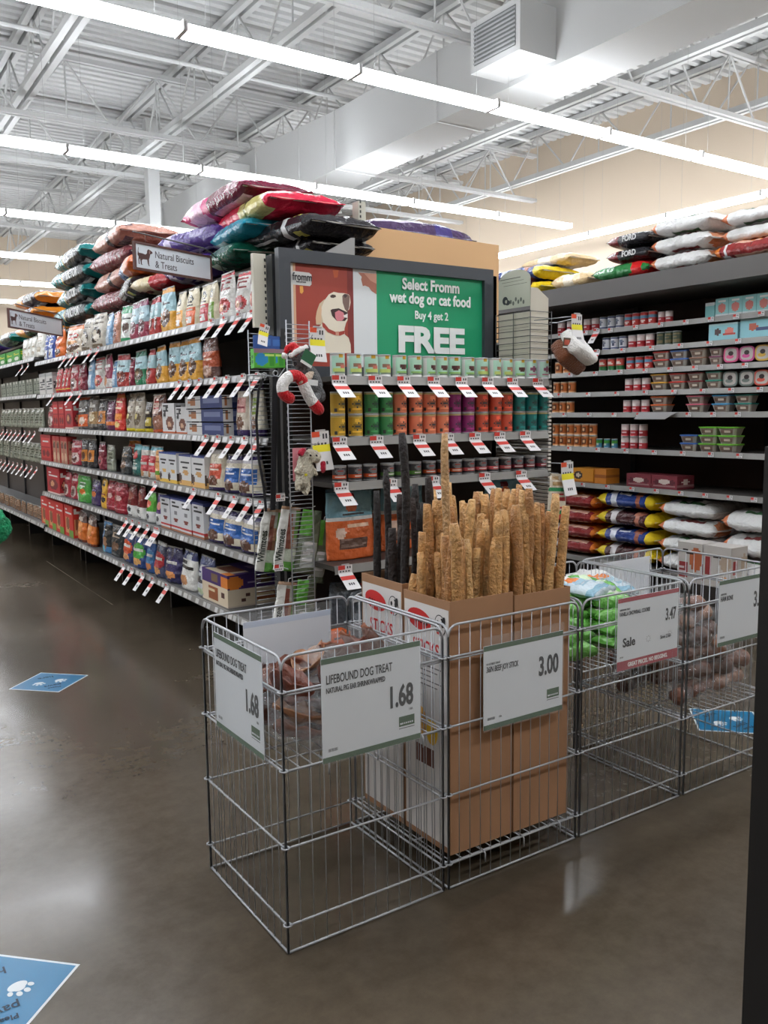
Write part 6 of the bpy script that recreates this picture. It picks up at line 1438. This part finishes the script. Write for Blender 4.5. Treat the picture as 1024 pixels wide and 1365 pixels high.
# ------------------------------------------------------------------ floor stickers
def paw(m, cx, cy, s, a, col, w):
    def P_(x, y): return (cx + s*(x*math.cos(a) - y*math.sin(a)), cy + s*(x*math.sin(a) + y*math.cos(a)))
    x, y = P_(0, -.1); m.ell(x, y, s*.62, s*.42, col, w, 20, a); x, y = P_(0, .08); m.ell(x, y, s*.4, s*.4, col, w + .0002, 18, a)
    for tx, ty, rx in ((-.66, .34, .2), (-.25, .72, .22), (.25, .72, .22), (.66, .34, .2)):
        x, y = P_(tx, ty); m.ell(x, y, s*rx*.85, s*rx*1.15, col, w + .0004, 14, a + tx*-.5)
def sticker(cx, cy, hd, label, rot=0):
    t = thing('floor_sticker', label, 'floor sticker', (cx, cy, .0006), rot + PI, 'blue paw print floor stickers')
    t.rotation_euler = (-PI/2, 0, rot + PI)          # its printed face looks up
    blu, wt = (8, 104, 146), (206, 212, 214)
    m = MB(); m.poly([(hd, 0), (0, hd), (-hd, 0), (0, -hd)], wt, 0); b = m.build('white_border', PAPER, t)
    h2 = hd*.95; m = MB(); m.poly([(h2, 0), (0, h2), (-h2, 0), (0, -h2)], blu, .0003); m.build('blue_panel', mat('satin_vinyl', .3), t)
    for a_ in ((-.055, .002, .25), (.055, -.006, -.2)):
        m = MB(); paw(m, a_[0]*hd/.215, a_[1], .042*hd/.215, a_[2], wt, .0006); m.build('paw_print', PAPER, t)
    k = hd / .215
    for s_, y, sz in (('Please', .118, .028), ('paws', .072, .046), ('here', -.098, .046)): text(s_, sz*k, None, t, (0, -.0012, y*k - .01), 'CENTER', bold=.0006, col=(24, 44, 62), extr=.0001)
    return t
sticker(.295, 2.29, .215, 'blue paw sticker at the lower left corner of the frame')
sticker(1.025, 4.95, .215, 'blue paw sticker farther up the aisle floor')
sticker(3.56, 2.385, .215, 'blue paw sticker seen through the farthest right bin')

# ------------------------------------------------------------------ near edges of the frame
t = thing('black_frame_post', 'black square post close by at the right edge of the frame', 'post', (1.219, .70, 0))
m = MB(); m.box(-.045, .03, -.04, .04, 0.01, 1.44, (14, 13, 14)); m.build('post_body', mat('matt_black', .5, col=(14, 13, 14)), t)
m = MB(); m.box(-.07, .06, -.06, .06, 0, .01, (14, 13, 14)); m.build('foot_plate', mat('matt_black', .5), t)
p = at(-14, 703, 1, 2.5)
t = thing('green_pompom_toy', 'bright green fuzzy toy half cut off by the left edge', 'plush toy', tuple(p))
m = MB(); vs = []
m.lathe([(.052*math.sin(PI*j/18) + .0005, -.052*math.cos(PI*j/18)) for j in range(19)], 28, col=(10, 150, 96)); fuzzy(m, .012, 45); m.build('fuzzy_ball', mat('green_fur', .8, bump=(90, 1, .03), noisecol=(60, .4)), t, True)
m = MB(); m.tube([(0, 0, .045), (0, 0, .11), (-.05, 0, .12)], .002, 5, (60, 60, 60)); m.build('hang_loop', STEEL, t)
t = thing('toy_stand', 'slim dark stand just outside the left edge that holds the green toy', 'stand', (p.x - .30, 2.5, 0))
m = MB(); m.tube([(0, 0, .01), (0, 0, p.z + .14)], .008, 8, (70, 70, 72)); m.build('pole', STEEL, t, True)
m = MB(); m.tube([(0, 0, p.z + .118), (.30, 0, p.z + .118)], .003, 6, (70, 70, 72)); m.build('arm', STEEL, t, True)
m = MB(); m.lathe([(.09, 0), (.09, .008), (.02, .014)], 24, col=(60, 60, 62)); m.build('base', STEEL, t, True)

for px, py, y, n in ((762 + 7, 419, 3.12, 'above the brown and white plush bed tag'), (756, 616, 3.22, 'behind the yellow tag right of the sticks'), (426, 577, 3.30, 'behind the lower left yellow tag'), (423, 439, 3.30, 'behind the upper left yellow tag')):
    p = at(px, py + 2, 1, y); m = MB(); ye = 3.42 if px < 500 else (3.393 if py < 500 else 3.42)
    xe = 1.895 if px < 500 else (3.24 if py < 500 else 3.275)
    m.tube([(p.x, y - .004, p.z - .004), (p.x, y + .03, p.z), (xe, ye, p.z)], .0025, 5); tag(m.build('peg_hook', METAL, None, True), f'thin wire peg {n}', 'peg hook')
for i in range(9):
    for z, n in ((1.33, 'upper'), (.97, 'lower')):
        ptag('aisle', (XF - .004, 9.15 + i*.24, z), Q, f'white tag under the {n} hanging row at left, {ORD[i]} from near', 'tags under the hanging packs')
